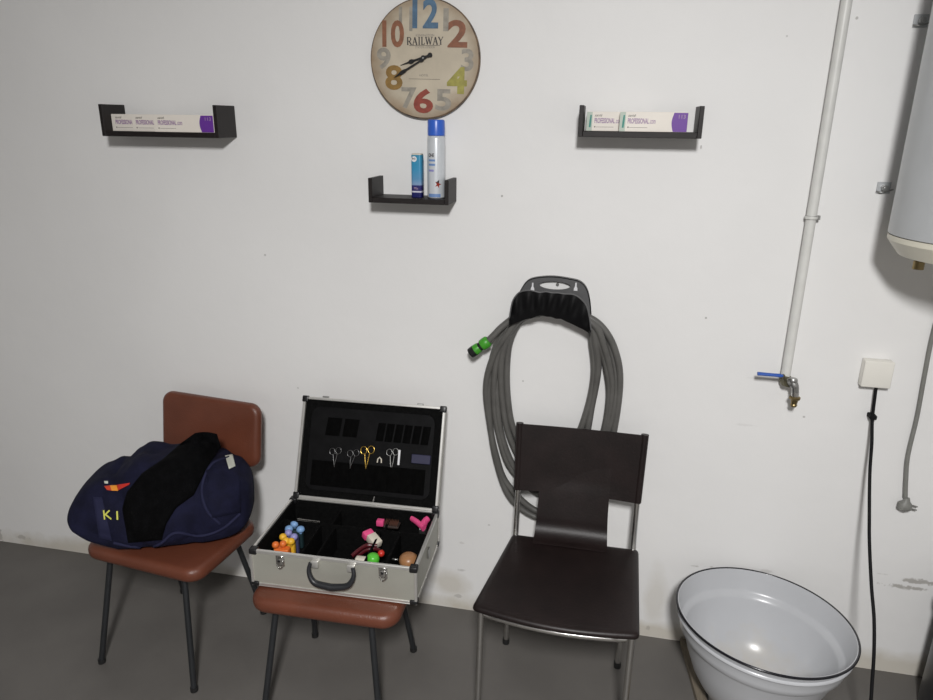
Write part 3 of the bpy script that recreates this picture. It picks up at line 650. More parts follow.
# ================================================================== BIN, BATTEN, BASIN
BX, BY, BRr = 1.258, 2.045, .165
bn = thing('dustbin', 'dark grey cylindrical bin standing on the floor at the right edge', 'bin', (BX, BY, 0))
bm = BM(); lathe(bm, [(0, .001), (BRr-.01, .001), (BRr, .01), (BRr, .415), (BRr-.004, .415), (BRr-.004, .02), (0, .02)], (BX, BY, 0), 64); obj('bin_body', bm, M['bin'], bn, smooth=40)
bm = BM(); lathe(bm, [(BRr+.004, .395), (BRr+.009, .402), (BRr+.004, .409), (BRr, .402)], (BX, BY, 0), 64, closed=True); obj('bin_rim', bm, M['steel'], bn, smooth=60, label='shiny steel rim')
bm = BM(); lathe(bm, [(BRr+.002, .416), (BRr+.002, .43), (BRr-.02, .475), (BRr-.08, .505), (0, .515), (0, .50), (BRr-.08, .49), (BRr-.03, .455), (BRr-.008, .416)], (BX, BY, 0), 64, closed=False); obj('bin_lid', bm, M['bin'], bn, smooth=40)

bm = BM(); a1 = atz(679.5, 640.5, .001); a2 = atz(695.4, 700, .001); b2 = atz(706, 700, .001)
dirv = (a2-a1).normalized(); w = Vector((.032, 0, 0)); s = Vector((a1.x, D-.012, .001)); e_ = s+dirv*.75
prism(bm, [s, s+w, e_+w, e_], (0, 0, 1), .022)
solo('wooden_batten', bm, M['wood'], 'pale wooden batten lying on the floor beside the enamel basin', 'batten', (s.x+.02, 1.9, 0))

bc = Vector((.552, 1.947, .358)); nrm = Vector((.05, .049, .998)).normalized()
bas = thing('enamel_basin', 'large white enamel basin with a black rim, standing on the floor against the wall', 'basin', (.552-.016, 1.93, 0))
rotb = Vector((0, 0, 1)).rotation_difference(nrm).to_matrix().to_4x4()
mb = Matrix.Translation(bc) @ rotb
M['basin'] = mat('white_enamel_used', (.50, .51, .53, 1), .26, var=.03, vscale=5)
# rusty stain in the middle of the basin floor
nt = M['basin'].node_tree; b = nt.nodes['Principled BSDF']; src = b.inputs['Base Color'].links[0].from_socket
g = nt.nodes.new('ShaderNodeNewGeometry'); sv = nt.nodes.new('ShaderNodeVectorMath'); sv.operation = 'DISTANCE'; nt.links.new(g.outputs['Position'], sv.inputs[0]); sv.inputs[1].default_value = (.56, 1.98, .10)
nn = nt.nodes.new('ShaderNodeTexNoise'); nn.inputs['Scale'].default_value = 18; nn.inputs['Detail'].default_value = 6; nt.links.new(g.outputs['Position'], nn.inputs['Vector'])
ma = nt.nodes.new('ShaderNodeMath'); ma.operation = 'MULTIPLY_ADD'; nt.links.new(nn.outputs[0], ma.inputs[0]); ma.inputs[1].default_value = .25; nt.links.new(sv.outputs['Value'], ma.inputs[2])
mr = nt.nodes.new('ShaderNodeMapRange'); mr.inputs[1].default_value = .30; mr.inputs[2].default_value = .16; mr.inputs[4].default_value = .55; nt.links.new(ma.outputs[0], mr.inputs[0])
mx = nt.nodes.new('ShaderNodeMix'); mx.data_type = 'RGBA'; nt.links.new(mr.outputs[0], mx.inputs[0]); nt.links.new(src, mx.inputs[6]); mx.inputs[7].default_value = (.50, .45, .36, 1); nt.links.new(mx.outputs[2], b.inputs['Base Color'])
Hb = .345
inner = [(0, -.265), (.115, -.268), (.150, -.252), (.176, -.212), (.205, -.140), (.221, -.092), (.224, -.080), (.236, -.074), (.240, -.064), (.249, -.025), (.256, 0)]
outer = [(.262, 0), (.2535, -.022), (.2575, -.026), (.2575, -.030), (.2515, -.034), (.249, -.040), (.244, -.062), (.242, -.076), (.231, -.086), (.227, -.094), (.211, -.144), (.182, -.216), (.156, -.258), (.122, -.300), (.112, -.318), (.112, -Hb+.004), (.108, -Hb+.002), (.106, -.312), (0, -.30)]
bm = BM(); lathe(bm, inner+outer, seg=128, mtx=mb); obj('bowl', bm, M['basin'], bas, smooth=50)
bm = BM(); ring = [mb @ Vector((.2615*math.cos(2*PI*k/128), .2615*math.sin(2*PI*k/128), -.0015)) for k in range(128)]
tube(bm, ring, .0038, 10, closed=True); obj('rim', bm, M['rim'], bas, smooth=80, label='black enamelled rim')
dz = min((bas.matrix_world @ v.co).z for v in [])if False else None

# ================================================================== PADDED CHAIRS
def make_padded(label, px, py, rz, lean=0.0, group='brown padded chairs'):
    """local frame: x to the right, -y towards the room, origin on the floor under the seat"""
    t = thing('padded_chair', label, 'chair', (px, py, 0), rz, group)
    bm = BM(); rbox(bm, (.012, -.022, 0), .230, .172, .402, .453, .055, .022, 8, puff=.004); obj('seat', bm, M['brown'], t, world=False, smooth=80)
    # backrest pad, reclined
    B0 = .245+lean*1.4; m = Matrix.Translation((-.004, B0, .721)) @ Matrix.Rotation(math.radians(90-9), 4, 'X')
    bm = BM(); rbox(bm, (0, 0, 0), .209, .118, -.020, .020, .042, .019, 8, puff=.004, mtx=m); obj('backrest', bm, M['brown'], t, world=False, smooth=80)
    for s in (-1, 1):
        for (fx, fy, tx, ty) in ((.192, -.210, .148, -.140), (.185, .195, .150, .110)):
            bm = BM(); tube(bm, [(s*fx, fy, .012), (s*tx, ty, .404)], .0098, 14); lg = obj('leg', bm, M['leg'], t, world=False, smooth=60)
            bm = BM(); tube(bm, [(s*(fx+.0005), fy, .001), (s*(fx+.0003), fy, .016)], .0125, 14); obj('foot_cap', bm, M['rubber'], lg, world=False, smooth=40)
        bm = BM(); tube(bm, spline([(s*.10, .08, .396), (s*.10, .150+lean*.3, .398), (s*.10, .185+lean*1.1, .45), (s*.10, B0+.006, .62), (s*.10, B0+.036, .80)], 8), .0085, 12); obj('back_upright', bm, M['leg'], t, world=False, smooth=80)
    bm = BM()
    for y in (-.135, .105): tube(bm, [(-.148, y, .397), (.148, y, .397)], .008, 10)
    for x in (-.14, .14): tube(bm, [(x, -.135, .397), (x, .105, .397)], .008, 10)
    obj('seat_frame', bm, M['leg'], t, world=False, smooth=60)
    return t
ch1 = make_padded('brown padded chair on the left with a navy sports bag on its seat', -1.400, 1.862, -.12)
ch2 = make_padded('brown padded chair in the middle carrying the open aluminium case', -.760, 1.765, .02, lean=.085)

# ================================================================== LEATHER CHAIR
LC = thing('leather_chair', 'dark brown leather chair with chrome tube legs in front of the coiled hose', 'chair', (-.062, 1.87, 0))
def seatf(u, v, z):      # slightly tapered, bowed front edge
    xl, xr = -.314+.062*v, .160+.008*v
    x = xl+(xr-xl)*u; y = 1.662-.028*math.sin(PI*u)+(2.062-1.662+.028*math.sin(PI*u))*v-.02*u*(1-v)
    # rounded corners
    return Vector((x, y, z))
bm = BM(); NU, NV = 28, 24
def edge(u, v):
    d = min(u*.46, (1-u)*.46, v*.40, (1-v)*.40); return d
def roundc(u, v):
    # pull corner regions inward to round the plan
    a, b_ = u*2-1, v*2-1; k = .035
    au, av = abs(a), abs(b_)
    if au > 1-k*2 and av > 1-k*2:
        p, q = (au-(1-2*k))/(2*k), (av-(1-2*k))/(2*k); L = math.hypot(p, q); mx_ = max(p, q)
        if L > 0: p, q = p/L*mx_, q/L*mx_
        a = math.copysign(1-2*k+2*k*p, a); b_ = math.copysign(1-2*k+2*k*q, b_)
    return (a+1)/2, (b_+1)/2
def top(u, v):
    d = edge(u, v); uu, vv = roundc(u, v)
    h = .012*(1-(1-min(1, d/.016))**2)**.5 if d < .016 else .012
    dip = -.004*math.sin(PI*u)*math.sin(PI*v)
    return seatf(uu, vv, .458+h+dip)
def bot(u, v):
    d = edge(u, v); uu, vv = roundc(u, v)
    h = .012*(1-(1-min(1, d/.016))**2)**.5 if d < .016 else .012
    return seatf(uu, vv, .456-h*.8)
def uneven(t): return .5-.5*math.cos(PI*t) if True else t
grid(bm, lambda u, v: top(uneven(u), uneven(v)), NU, NV, lambda u, v: bot(uneven(u), uneven(v)))
obj('seat', bm, M['leather'], LC, smooth=60)
# back: a wide band with a narrower tongue curving down to the seat
zt0, zt1 = .620, .846
def yb(z, u):   # recline and hollow
    base = 2.058+(z-.46)*.17+.018*max(0, (.60-z)/.14)*0
    return base+.020*math.sin(PI*u)**1.0*min(1, max(0, (z-.46)/.2))
def bandf(u, v, off=0):
    z = zt0+(zt1-zt0)*v-.006*math.sin(PI*u)*v
    xl, xr = -.254-.004*v, .160+.006*v
    x = xl+(xr-xl)*u
    return Vector((x, yb(z, u)-.012*(1-min(1, min(u, 1-u)/.05))*0+off, z))
bm = BM(); grid(bm, bandf, 28, 10, lambda u, v: bandf(u, v, .0045))
for s, u in ((0, 0.0), (1, 1.0)):   # sleeves round the uprights
    pts = [bandf(u, v)+Vector((.009 if s == 0 else -.009, .0115, 0)) for v in (0, .25, .5, .75, 1)]
    tube(bm, pts, .0125, 16)
obj('backrest', bm, M['leather'], LC, smooth=60)
def tongue(u, v, off=0):
    xl = -.172; xr = .060
    if v < .62:
        z = .76-(.76-.53)*(v/.62); y = yb(z, .3+.5*u)+.004-.006*min(1, v/.35)
    else:
        a = (v-.62)/.38*PI/2; z = .53-.058*math.sin(a); y = yb(.53, .3+.5*u)-.002-.062*(1-math.cos(a))
    xx = xl-.006*(v > .5)*(v-.5)*2+(xr+.006*(v > .5)*(v-.5)*2*2-xl)*u
    return Vector((xx, y+off, z+off*.4*(v > .62)))
bm = BM(); grid(bm, tongue, 14, 30, lambda u, v: tongue(u, v, .0045)); obj('back_tongue', bm, M['leather'], LC, smooth=60)
# chrome tube
for s, x in ((0, -.242), (1, .150)):
    bm = BM(); P = [Vector((x, 2.030, .447)), Vector((x, 2.066, .452)), Vector((x, 2.083, .50)), Vector((x, yb(.56, 0)+.016, .56)), Vector((x, yb(.70, 0)+.012, .70)), Vector((x, yb(.84, 0)+.012, .838))]
    tube(bm, spline(P, 8), .0095, 14); obj('back_upright', bm, M['chrome'], LC, smooth=80)
for s, (fx, fy, tx, ty) in enumerate(((-.292, 1.670, -.290, 1.690), (.140, 1.652, .142, 1.672), (-.262, 2.074, -.240, 1.99), (.134, 2.041, .146, 1.99))):
    bm = BM(); tube(bm, [(fx, fy, .012), (tx, ty, .436)], .0098, 14); lg = obj('leg', bm, M['chrome'], LC, smooth=60)
    bm = BM(); tube(bm, [(fx, fy, .001), (fx, fy, .022)], .0125, 14); obj('foot_cap', bm, M['rubber'], lg, smooth=40)
bm = BM()
fr = [seatf(u/12, .035, .440) for u in range(1, 12)]
tube(bm, [Vector((-.244, 2.0, .440)), Vector((-.292, 1.70, .440))]+fr+[Vector((.143, 1.68, .440)), Vector((.147, 2.0, .440))], .0085, 12); tube(bm, [(-.244, 1.99, .440), (.147, 1.99, .440)], .0085, 12)
obj('seat_frame', bm, M['chrome'], LC, smooth=60)

# ================================================================== CASE
cx0, cx1, cy0, cy1, cz0, cz1 = -.984, -.480, 1.636, 1.948, .4595, .579
PHI = .035; CC = Vector(((cx0+cx1)/2, (cy0+cy1)/2, 0)); RC = Matrix.Translation(CC) @ Matrix.Rotation(PHI, 4, 'Z') @ Matrix.Translation(-CC); RCi = RC.inverted(); n_before = set(C.objects)
case = thing('tool_case', 'open aluminium grooming case with a black lining lying on the middle padded chair', 'case', ((cx0+cx1)/2, (cy0+cy1)/2, cz0))
w = .006
def openbox(x0, x1, y0, y1, z0, z1, w):
    bm = BM(); box(bm, (x0, y0, z0), (x1, y1, z0+w)); box(bm, (x0, y0, z0+w), (x0+w, y1, z1)); box(bm, (x1-w, y0, z0+w), (x1, y1, z1))
    box(bm, (x0+w, y0, z0+w), (x1-w, y0+w, z1)); box(bm, (x0+w, y1-w, z0+w), (x1-w, y1, z1)); return bm
obj('lower_shell', openbox(cx0, cx1, cy0, cy1, cz0, cz1, w), M['alupanel'], case)
def frame_rail(x0, x1, y0, y1, z0, z1, w):
    bm = BM()
    box(bm, (x0, y0, z0), (x1, y0+w, z1), .0015, 1); box(bm, (x0, y1-w, z0), (x1, y1, z1), .0015, 1)
    box(bm, (x0, y0+w, z0), (x0+w, y1-w, z1), .0015, 1); box(bm, (x1-w, y0+w, z0), (x1, y1-w, z1), .0015, 1); return bm
obj('rim_rail', frame_rail(cx0-.002, cx1+.002, cy0-.002, cy1+.002, cz1-.007, cz1+.004, .009), M['alu'], case)
obj('bottom_rail', frame_rail(cx0-.0015, cx1+.0015, cy0-.0015, cy1+.0015, cz0-.0003, cz0+.010, .0012), M['alu'], case)
for (x, y) in ((cx0, cy0), (cx1, cy0), (cx0, cy1), (cx1, cy1)):
    bm = BM(); box(bm, (x-.004, y-.004, cz0-.0003), (x+.004, y+.004, cz1-.008), .001, 1); obj('corner_rail', bm, M['alu'], case)
for (x, y) in ((cx0, cy0), (cx1, cy0), (cx0, cy1), (cx1, cy1)):
    sx, sy = (1 if x == cx0 else -1), (1 if y == cy0 else -1)
    for zz in ((cz1-.012, cz1+.0065), (cz0-.0005, cz0+.014)):
        bm = BM(); box(bm, tuple(min(a, b) for a, b in zip((x-sx*.005, y-sy*.005, zz[0]), (x+sx*.019, y+sy*.019, zz[1]))), tuple(max(a, b) for a, b in zip((x-sx*.005, y-sy*.005, zz[0]), (x+sx*.019, y+sy*.019, zz[1]))), .004, 3)
        obj('corner_guard', bm, M['blackp'], case, smooth=40, label='black plastic corner guard')
# black lining
bm = openbox(cx0+w, cx1-w, cy0+w, cy1-w, cz0+w, cz1-.001, .006)
obj('lining', bm, M['foam'], case)
ymid = cy1-.105
bm = BM(); box(bm, (cx0+.013, ymid, cz0+.013), (cx1-.013, ymid+.006, cz1-.022)); obj('divider', bm, M['foam'], case)
for x in (cx0+.135, cx0+.185, cx0+.335, cx0+.40):
    bm = BM(); box(bm, (x, cy0+.013, cz0+.013), (x+.006, ymid, cz1-.024)); obj('divider', bm, M['foam'], case)
for x in (cx0+.17, cx0+.345):
    bm = BM(); box(bm, (x, ymid+.006, cz0+.013), (x+.006, cy1-.013, cz1-.024)); obj('divider', bm, M['foam'], case)
# latches and handle on the front
for px_ in (280, 381):
    p = at(px_, 562 if px_ < 300 else 573, cy0); x = p.x
    bm = BM(); box(bm, (x-.013, cy0-.0055, cz1-.040), (x+.013, cy0-.0005, cz1-.004), .001, 1); lt = obj('latch', bm, M['chrome'], case, smooth=40, label='chrome latch')
    bm = BM(); box(bm, (x-.008, cy0-.011, cz1-.034), (x+.008, cy0-.005, cz1-.012), .002, 2); obj('hasp', bm, M['chrome'], lt, smooth=40)
    bm = BM(); cyl(bm, (x, cy0-.0135, cz1-.018), (x, cy0-.009, cz1-.018), .004, 10); obj('keyhole', bm, M['blackp'], lt)
    bm = BM(); tube(bm, spline([(x+.010, cy0-.008, cz1-.008), (x+.014, cy0-.016, cz1-.014), (x+.012, cy0-.016, cz1-.03), (x, cy0-.013, cz1-.042), (x-.010, cy0-.010, cz1-.030)], 5), .0018, 8); obj('wire_loop', bm, M['chrome'], lt, smooth=60)
hl, hr = at(308, 575, cy0-.015).x, at(352, 580, cy0-.015).x
for x in (hl+.014, hr-.012):
    bm = BM(); box(bm, (x-.010, cy0-.014, cz1-.026), (x+.012, cy0-.0005, cz1-.006), .002, 2); obj('handle_mount', bm, M['alu'], case, smooth=40, label='bright metal handle mount')
P = [(hl+.004, cy0-.012, cz1-.010), (hl, cy0-.018, cz1-.030), (hl+.006, cy0-.023, cz1-.052), (hl+.022, cy0-.026, cz1-.068), (hl+.06, cy0-.028, cz1-.073), (hr-.06, cy0-.028, cz1-.073), (hr-.022, cy0-.026, cz1-.066), (hr-.006, cy0-.023, cz1-.050), (hr, cy0-.018, cz1-.030), (hr-.004, cy0-.012, cz1-.010)]
bm = BM(); tube(bm, spline(P, 6), lambda t: .0058+.0050*math.sin(PI*t)**2, 12); obj('handle', bm, M['handle'], case, smooth=80, label='black carrying handle')
bm = BM(); box(bm, (cx1+.0005, (cy0+cy1)/2-.01, cz0+.055), (cx1+.005, (cy0+cy1)/2+.012, cz0+.085), .001, 1); obj('strap_ring', bm, M['steel'], case, smooth=40)
# lid: u along x, v up the lid, n towards the room
th = math.atan2(2.085-(cy1-.004), .905-cz1)
LO = Vector((0, cy1-.002, cz1+.006)); LV = Vector((0, math.sin(th), math.cos(th))); LN = Vector((0, -math.cos(th), math.sin(th)))
LL = .338; LT = .042
LM = Matrix(((1, LN.x*-1, LV.x, LO.x), (0, -LN.y, LV.y, LO.y), (0, -LN.z, LV.z, LO.z), (0, 0, 0, 1)))   # local (x, depth away from the room, up)
bm = BM(); a0, a1_ = cx0+.008, cx1-.004
box(bm, (a0, LT-w, 0), (a1_, LT, LL)); box(bm, (a0, 0, 0), (a0+w, LT-w, LL)); box(bm, (a1_-w, 0, 0), (a1_, LT-w, LL)); box(bm, (a0+w, 0, 0), (a1_-w, LT-w, w)); box(bm, (a0+w, 0, LL-w), (a1_-w, LT-w, LL))
bm.transform(LM); lid = obj('lid', bm, M['alupanel'], case)
bm = BM(); q = .007
box(bm, (a0-.002, -.003, -.002), (a1_+.002, .007, q), .0015, 1); box(bm, (a0-.002, -.003, LL-q), (a1_+.002, .007, LL+.002), .0015, 1)
box(bm, (a0-.002, -.003, q), (a0+q, .007, LL-q), .0015, 1); box(bm, (a1_-q, -.003, q), (a1_+.002, .007, LL-q), .0015, 1); bm.transform(LM); obj('lid_rail', bm, M['alu'], lid)
for x, z in ((a0, 0), (a1_, 0), (a0, LL), (a1_, LL)):
    sx, sz = (1 if x == a0 else -1), (1 if z == 0 else -1)
    A_ = (x-sx*.005, -.0055, z-sz*.005); B_ = (x+sx*.017, .013, z+sz*.017)
    bm = BM(); box(bm, tuple(map(min, A_, B_)), tuple(map(max, A_, B_)), .004, 3); bm.transform(LM); obj('corner_guard', bm, M['blackp'], lid, smooth=40, label='black plastic corner guard')
for x in (at(325, 397, 2.05).x, at(420, 406, 2.05).x):
    bm = BM(); box(bm, (x-.010, .000, LL+.001), (x+.010, .012, LL+.008), .001, 1); bm.transform(LM); obj('latch_catch', bm, M['steel'], lid)
bm = BM(); box(bm, (a0+w, .010, w), (a1_-w, LT-w, LL-w)); bm.transform(LM); obj('lid_lining', bm, M['foam'], lid)
bm = BM(); tube(bm, [LM @ Vector((cx0+.04, .012, -.006)), LM @ Vector((cx1-.04, .012, -.006))], .0035, 10); obj('hinge', bm, M['alu'], lid, smooth=60)
# rounded tool board inside the lid
m2 = LM @ Matrix.Translation(((a0+a1_)/2, .0095, LL/2)) @ Matrix.Rotation(PI/2, 4, 'X')
bm = BM(); rbox(bm, (0, 0, 0), .215, .140, -.0005, .004, .03, .0015, 6, mtx=m2); tb = obj('tool_board', bm, M['board'], lid, smooth=40)
def lid_at(x, y, dep=.004):   # sight line onto the board
    d = RCi.to_3x3() @ ray(x, y); cm = RCi @ CAM; o = LM @ Vector((0, dep, 0)); t = (o-cm).dot(LN)/d.dot(LN); P = cm+d*t; return LM.inverted() @ P
# lower pockets: a band with stitched seams
zp = lid_at(370, 465).z
xL, xR_ = a0+.050, a1_-.050
bm = BM(); N = 22
def pocket(u, v, o=0):
    x = xL+(xR_-xL)*u; bul = .003+.0045*abs(math.sin(u*PI*9))*(.5+.5*v)
    return LM @ Vector((x, .0040-bul+o, .045+(zp-.045)*v))
grid(bm, pocket, 72, 8, lambda u, v: pocket(u, v, .003) if False else LM @ Vector((xL+(xR_-xL)*u, .0052, .045+(zp-.045)*v))); obj('elastic_pocket', bm, M['elastic'], tb, smooth=60)
for (xa, xb, zc_, nn_) in ((at(328, 430, 2.03).x, at(362, 430, 2.03).x, .245, 2), (at(378, 430, 2.03).x, at(432, 430, 2.03).x, .240, 6)):
    bm = BM()
    for k in range(nn_):
        xx0 = xa+(xb-xa)*k/nn_; xx1 = xx0+(xb-xa)/nn_*.82
        grid(bm, lambda u, v: LM @ Vector((xx0+(xx1-xx0)*u+.006*(v-.5), .0035-.004*math.sin(PI*u), zc_-.03+.06*v)), 6, 2, lambda u, v: LM @ Vector((xx0+(xx1-xx0)*u+.006*(v-.5), .0052, zc_-.03+.06*v)))
    obj('elastic_loop', bm, M['elastic'], tb, smooth=60)
bm = BM(); p1 = lid_at(374.5, 497.5); p2 = lid_at(373, 501.5)
tube(bm, [LM @ Vector((p1.x, .002, p1.z+.004)), LM @ Vector((p2.x, .002, p2.z-.004))], .002, 8); obj('zip_pull', bm, M['chrome'], tb, label='shiny zip pull')
# scissors standing in the pockets
def scissors(px, py, label, m, rr=.0095, open_=.30, tilt=0, r=.0011):
    c = lid_at(px, py); base = LM @ Vector((c.x, .0005, zp))
    t = thing('scissors', label, 'scissors', tuple(base), group='scissors in the lid pockets')
    for s in (-1, 1):
        bm = BM(); ct = Vector((c.x+s*rr*1.15+tilt*.02, -.001-.002*(s > 0), c.z+.002*s))
        tube(bm, [LM @ (ct+Vector((rr*math.cos(a), 0, rr*1.15*math.sin(a)))) for a in [2*PI*k/20 for k in range(20)]], r, 8, closed=True)
        piv = Vector((c.x, -.001, zp-.012))
        tube(bm, [LM @ (ct+Vector((-s*rr*.4, 0, -rr*1.1))), LM @ (piv.lerp(ct, .4)+Vector((0, 0, 0))), LM @ piv, LM @ Vector((c.x-s*.002, .001, zp-.020))], lambda t_: (r*1.1, r*1.3, r*1.5, r*.6)[int(round(t_*3))], 8)
        obj('handle_half', bm, m, t, smooth=70)
    return t
M['dsteel'] = mat('dark_steel', (.20, .20, .20, 1), .35, 1)
scissors(336, 451, 'leftmost steel scissors in the case lid pockets', M['dsteel'])
scissors(352, 453, 'steel scissors between the leftmost pair and the gold pair in the case lid', M['dsteel'], tilt=.3)
scissors(368, 450, 'gold-coloured scissors in the middle of the case lid pockets', M['gold'], rr=.011, r=.0016)
scissors(393, 452, 'steel scissors right of the gold pair in the case lid', M['steel'])
p = lid_at(380, 459); bm = BM(); cpt = Vector((p.x, -.001, p.z))
tube(bm, [LM @ (cpt+Vector((-.007, 0, -.012))), LM @ (cpt+Vector((-.006, 0, .0))), LM @ (cpt+Vector((0, 0, .006))), LM @ (cpt+Vector((.006, 0, 0))), LM @ (cpt+Vector((.007, 0, -.012)))], .0022, 8)
solo('tweezers', bm, M['offw'], 'tiny white tweezer end showing right of the gold scissors', 'tweezers', tuple(LM @ cpt), smooth=60)
p = lid_at(399.5, 456.5); bm = BM(); box(bm, (p.x-.0035, -.004, p.z-.028), (p.x+.0035, .001, p.z+.022), .001, 1); bm.transform(LM)
solo('nail_file', bm, M['white'], 'narrow white strip standing upright in the case lid pocket', 'nail file', tuple(LM @ Vector((p.x, 0, p.z-.028))))
p = lid_at(422, 459); bm = BM(); box(bm, (p.x-.034, -.005, p.z-.016), (p.x+.030, .002, p.z+.014), .0015, 1); bm.transform(LM)
solo('comb_pouch', bm, mat('navy_pouch', (.012, .012, .045, 1), .6), 'small dark navy pouch tucked in the lid pockets at the right', 'pouch', tuple(LM @ Vector((p.x, 0, p.z-.016))))

# things lying in the case
Zt = cz1-.030
def ip(x, y, z=None): return RCi @ atz(x, y, Zt if z is None else z)
fl0 = cz0+.0135
def knob_block(px, py, m, label, sx_, sy_, knobs, kr=.0115, km=None):
    p = ip(px, py, Zt-.014); t = thing('knobbed_block', label, 'toy block', (p.x, p.y, fl0), group='coloured knobbed blocks in the case')
    bm = BM(); rbox(bm, (p.x, p.y, 0), sx_, sy_, fl0, Zt-.014, .006, .004, 4); obj('block', bm, m, t, smooth=60)
    for kx, ky in knobs:
        q = ip(kx, ky, Zt-.003)
        bm = BM(); lathe(bm, [(0, -.014), (.005, -.014), (.0055, -.008), (kr*.9, -.005), (kr, 0), (kr*.85, .007), (kr*.4, .0105), (0, .011)], tuple(q), 20); obj('knob', bm, km or m, t, smooth=60)
knob_block(282, 547.5, M['c_orange'], 'orange knobbed plastic block at the front left inside the case', .024, .013, [(275.5, 545), (283, 544)], .011)
knob_block(288, 541.5, M['c_yellow'], 'yellow knobbed plastic block behind the orange one in the case', .022, .010, [(283, 537), (291, 541.5), (286, 541)], .012)
knob_block(292.5, 536, M['c_lilac2'], 'lilac knobbed plastic block between the yellow and the blue ones', .020, .009, [(288.5, 533), (294, 537)], .012, M['c_lilac'])
knob_block(297, 530, M['c_teal'], 'pale blue knobbed plastic block, rearmost of the coloured row', .020, .010, [(294.5, 524), (289, 529), (300.5, 529.5)], .0135, M['c_blue'])
bm = BM(); a, b = ip(297.5, 518.8, Zt+.012), ip(320, 521.5, Zt+.012); tube(bm, [a, b], .0022, 8, flat=(1, .6))
tube(bm, [a+Vector((0, 0, -.006)), b+Vector((0, 0, -.006))], .002, 8)
bm2 = bm
solo('metal_comb', bm, M['chrome'], 'thin shiny metal rod lying across the rear left compartment', 'comb', tuple((a+b)/2), smooth=60)
# slicker brush
p = ip(381, 522.5, Zt+.005); t = thing('slicker_brush', 'small brush with a pink handle end in the rear compartment', 'brush', (p.x+.02, p.y, fl0))
bm = BM(); box(bm, (p.x-.014, p.y-.010, p.z-.010), (p.x+.010, p.y+.010, p.z+.010), .003, 2); obj('handle', bm, M['pink'], t, smooth=40, label='pink handle end')
bm = BM(); box(bm, (p.x+.010, p.y-.012, p.z-.012), (p.x+.060, p.y+.022, p.z-.004), .002, 1); pd = obj('brush_pad', bm, mat('brown_pad', (.03, .018, .014, 1), .7), t)
bm = BM()
for i in range(9):
    for j in range(6):
        x, y = p.x+.014+i*.005, p.y-.008+j*.005; cyl(bm, (x, y, p.z-.004), (x, y, p.z+.006), .0007, 4)
o = obj('bristles', bm, mat('rust_bristles', (.10, .04, .025, 1), .6), t); o['kind'] = 'stuff'
# pink clipper
p = ip(422, 526, Zt+.010); t = thing('nail_clipper', 'bright pink plastic nail clipper in the rear right corner of the case', 'clipper', (p.x, p.y, fl0))
q1, q2, q3 = ip(411.5, 518.5, Zt+.016), ip(421, 525.5, Zt+.012), ip(428, 518.5, Zt+.02)
bm = BM(); tube(bm, spline([q1, q1.lerp(q2, .5)+Vector((0, 0, .002)), q2, q2+Vector((.012, -.010, -.002))], 5), lambda s_: .0085+.003*s_, 12, flat=(.8, 1.1)); obj('lower_handle', bm, M['pink'], t, smooth=80)
bm = BM(); tube(bm, spline([q2+Vector((.006, -.004, 0)), q2.lerp(q3, .6), q3], 5), lambda s_: .012-.003*s_, 12, flat=(.8, 1.1)); obj('upper_handle', bm, M['pink'], t, smooth=80)
bm = BM(); box(bm, (p.x-.01, p.y-.008, fl0), (p.x+.014, p.y+.008, p.z-.006), .003, 1); obj('blade_head', bm, M['steel'], t)
# pink and white sponge
p = ip(371, 537, Zt); t = thing('sponge_block', 'pink and off-white wedge leaning in the middle compartment of the case', 'sponge', (p.x, p.y, fl0))
mz = Matrix.Translation(p) @ Matrix.Rotation(math.radians(-38), 4, 'Z') @ Matrix.Rotation(math.radians(18), 4, 'Y')
bm = BM(); box(bm, (-.004, -.016, -.012), (.040, .016, .014), .004, 2, mtx=mz); obj('white_part', bm, M['offw'], t, smooth=40, label='off-white part')
bm = BM(); box(bm, (-.026, -.018, -.014), (-.004, .016, .010), .004, 2, mtx=mz); obj('pink_part', bm, M['pink'], t, smooth=40, label='pink part')
# dark red handled tool
t = thing('comb', 'dark red curved handle lying across the middle compartment of the case', 'comb', tuple(ip(365, 549, fl0)))
bm = BM(); tube(bm, spline([ip(352, 556, Zt-.01), ip(359, 550, Zt-.002), ip(367, 545.5, Zt), ip(377, 546, Zt-.002)], 6), .006, 10, flat=(.7, 1.1)); obj('handle', bm, M['dred'], t, smooth=80)
bm = BM(); tube(bm, spline([ip(357, 557, Zt-.012), ip(365, 551, Zt-.006), ip(373, 549, Zt-.004), ip(380, 550, Zt-.004)], 6), .005, 10, flat=(.7, 1.1)); obj('second_handle', bm, M['dred'], t, smooth=80)
p = ip(373, 558.5, Zt-.004); bm = BM(); lathe(bm, [(0, -.03), (.010, -.03), (.018, -.012), (.0195, 0), (.017, .010), (.010, .015), (0, .016)], tuple(p), 24)
solo('green_cap', bm, M['lime'], 'bright green plastic cap at the front of the case', 'cap', (p.x, p.y, fl0), smooth=60)
p = ip(362.5, 558, Zt-.004); bm = BM(); box(bm, (p.x-.022, p.y-.012, p.z-.02), (p.x+.016, p.y+.010, p.z+.003), .006, 3)
solo('soap_piece', bm, M['offw'], 'off-white lump just left of the green cap in the case', 'soap', (p.x, p.y, fl0), smooth=60)
p = ip(381.2, 553.5, Zt); bm = BM(); lathe(bm, [(0, -.010), (.006, -.009), (.010, -.003), (.0105, .003), (.007, .009), (0, .011)], tuple(p), 20)
o = solo('red_bead', bm, M['red'], 'small shiny red bead behind the green cap in the case', 'bead', (p.x, p.y, fl0), smooth=60)
p = ip(408.5, 560, Zt-.006); t = thing('wooden_brush', 'rounded tan wooden brush head in the front right compartment', 'brush', (p.x, p.y, fl0))
bm = BM(); lathe(bm, [(0, -.02), (.018, -.02), (.027, -.010), (.029, 0), (.026, .011), (.016, .019), (0, .022)], (p.x, p.y, p.z), 32); obj('brush_back', bm, M['tan'], t, smooth=60)
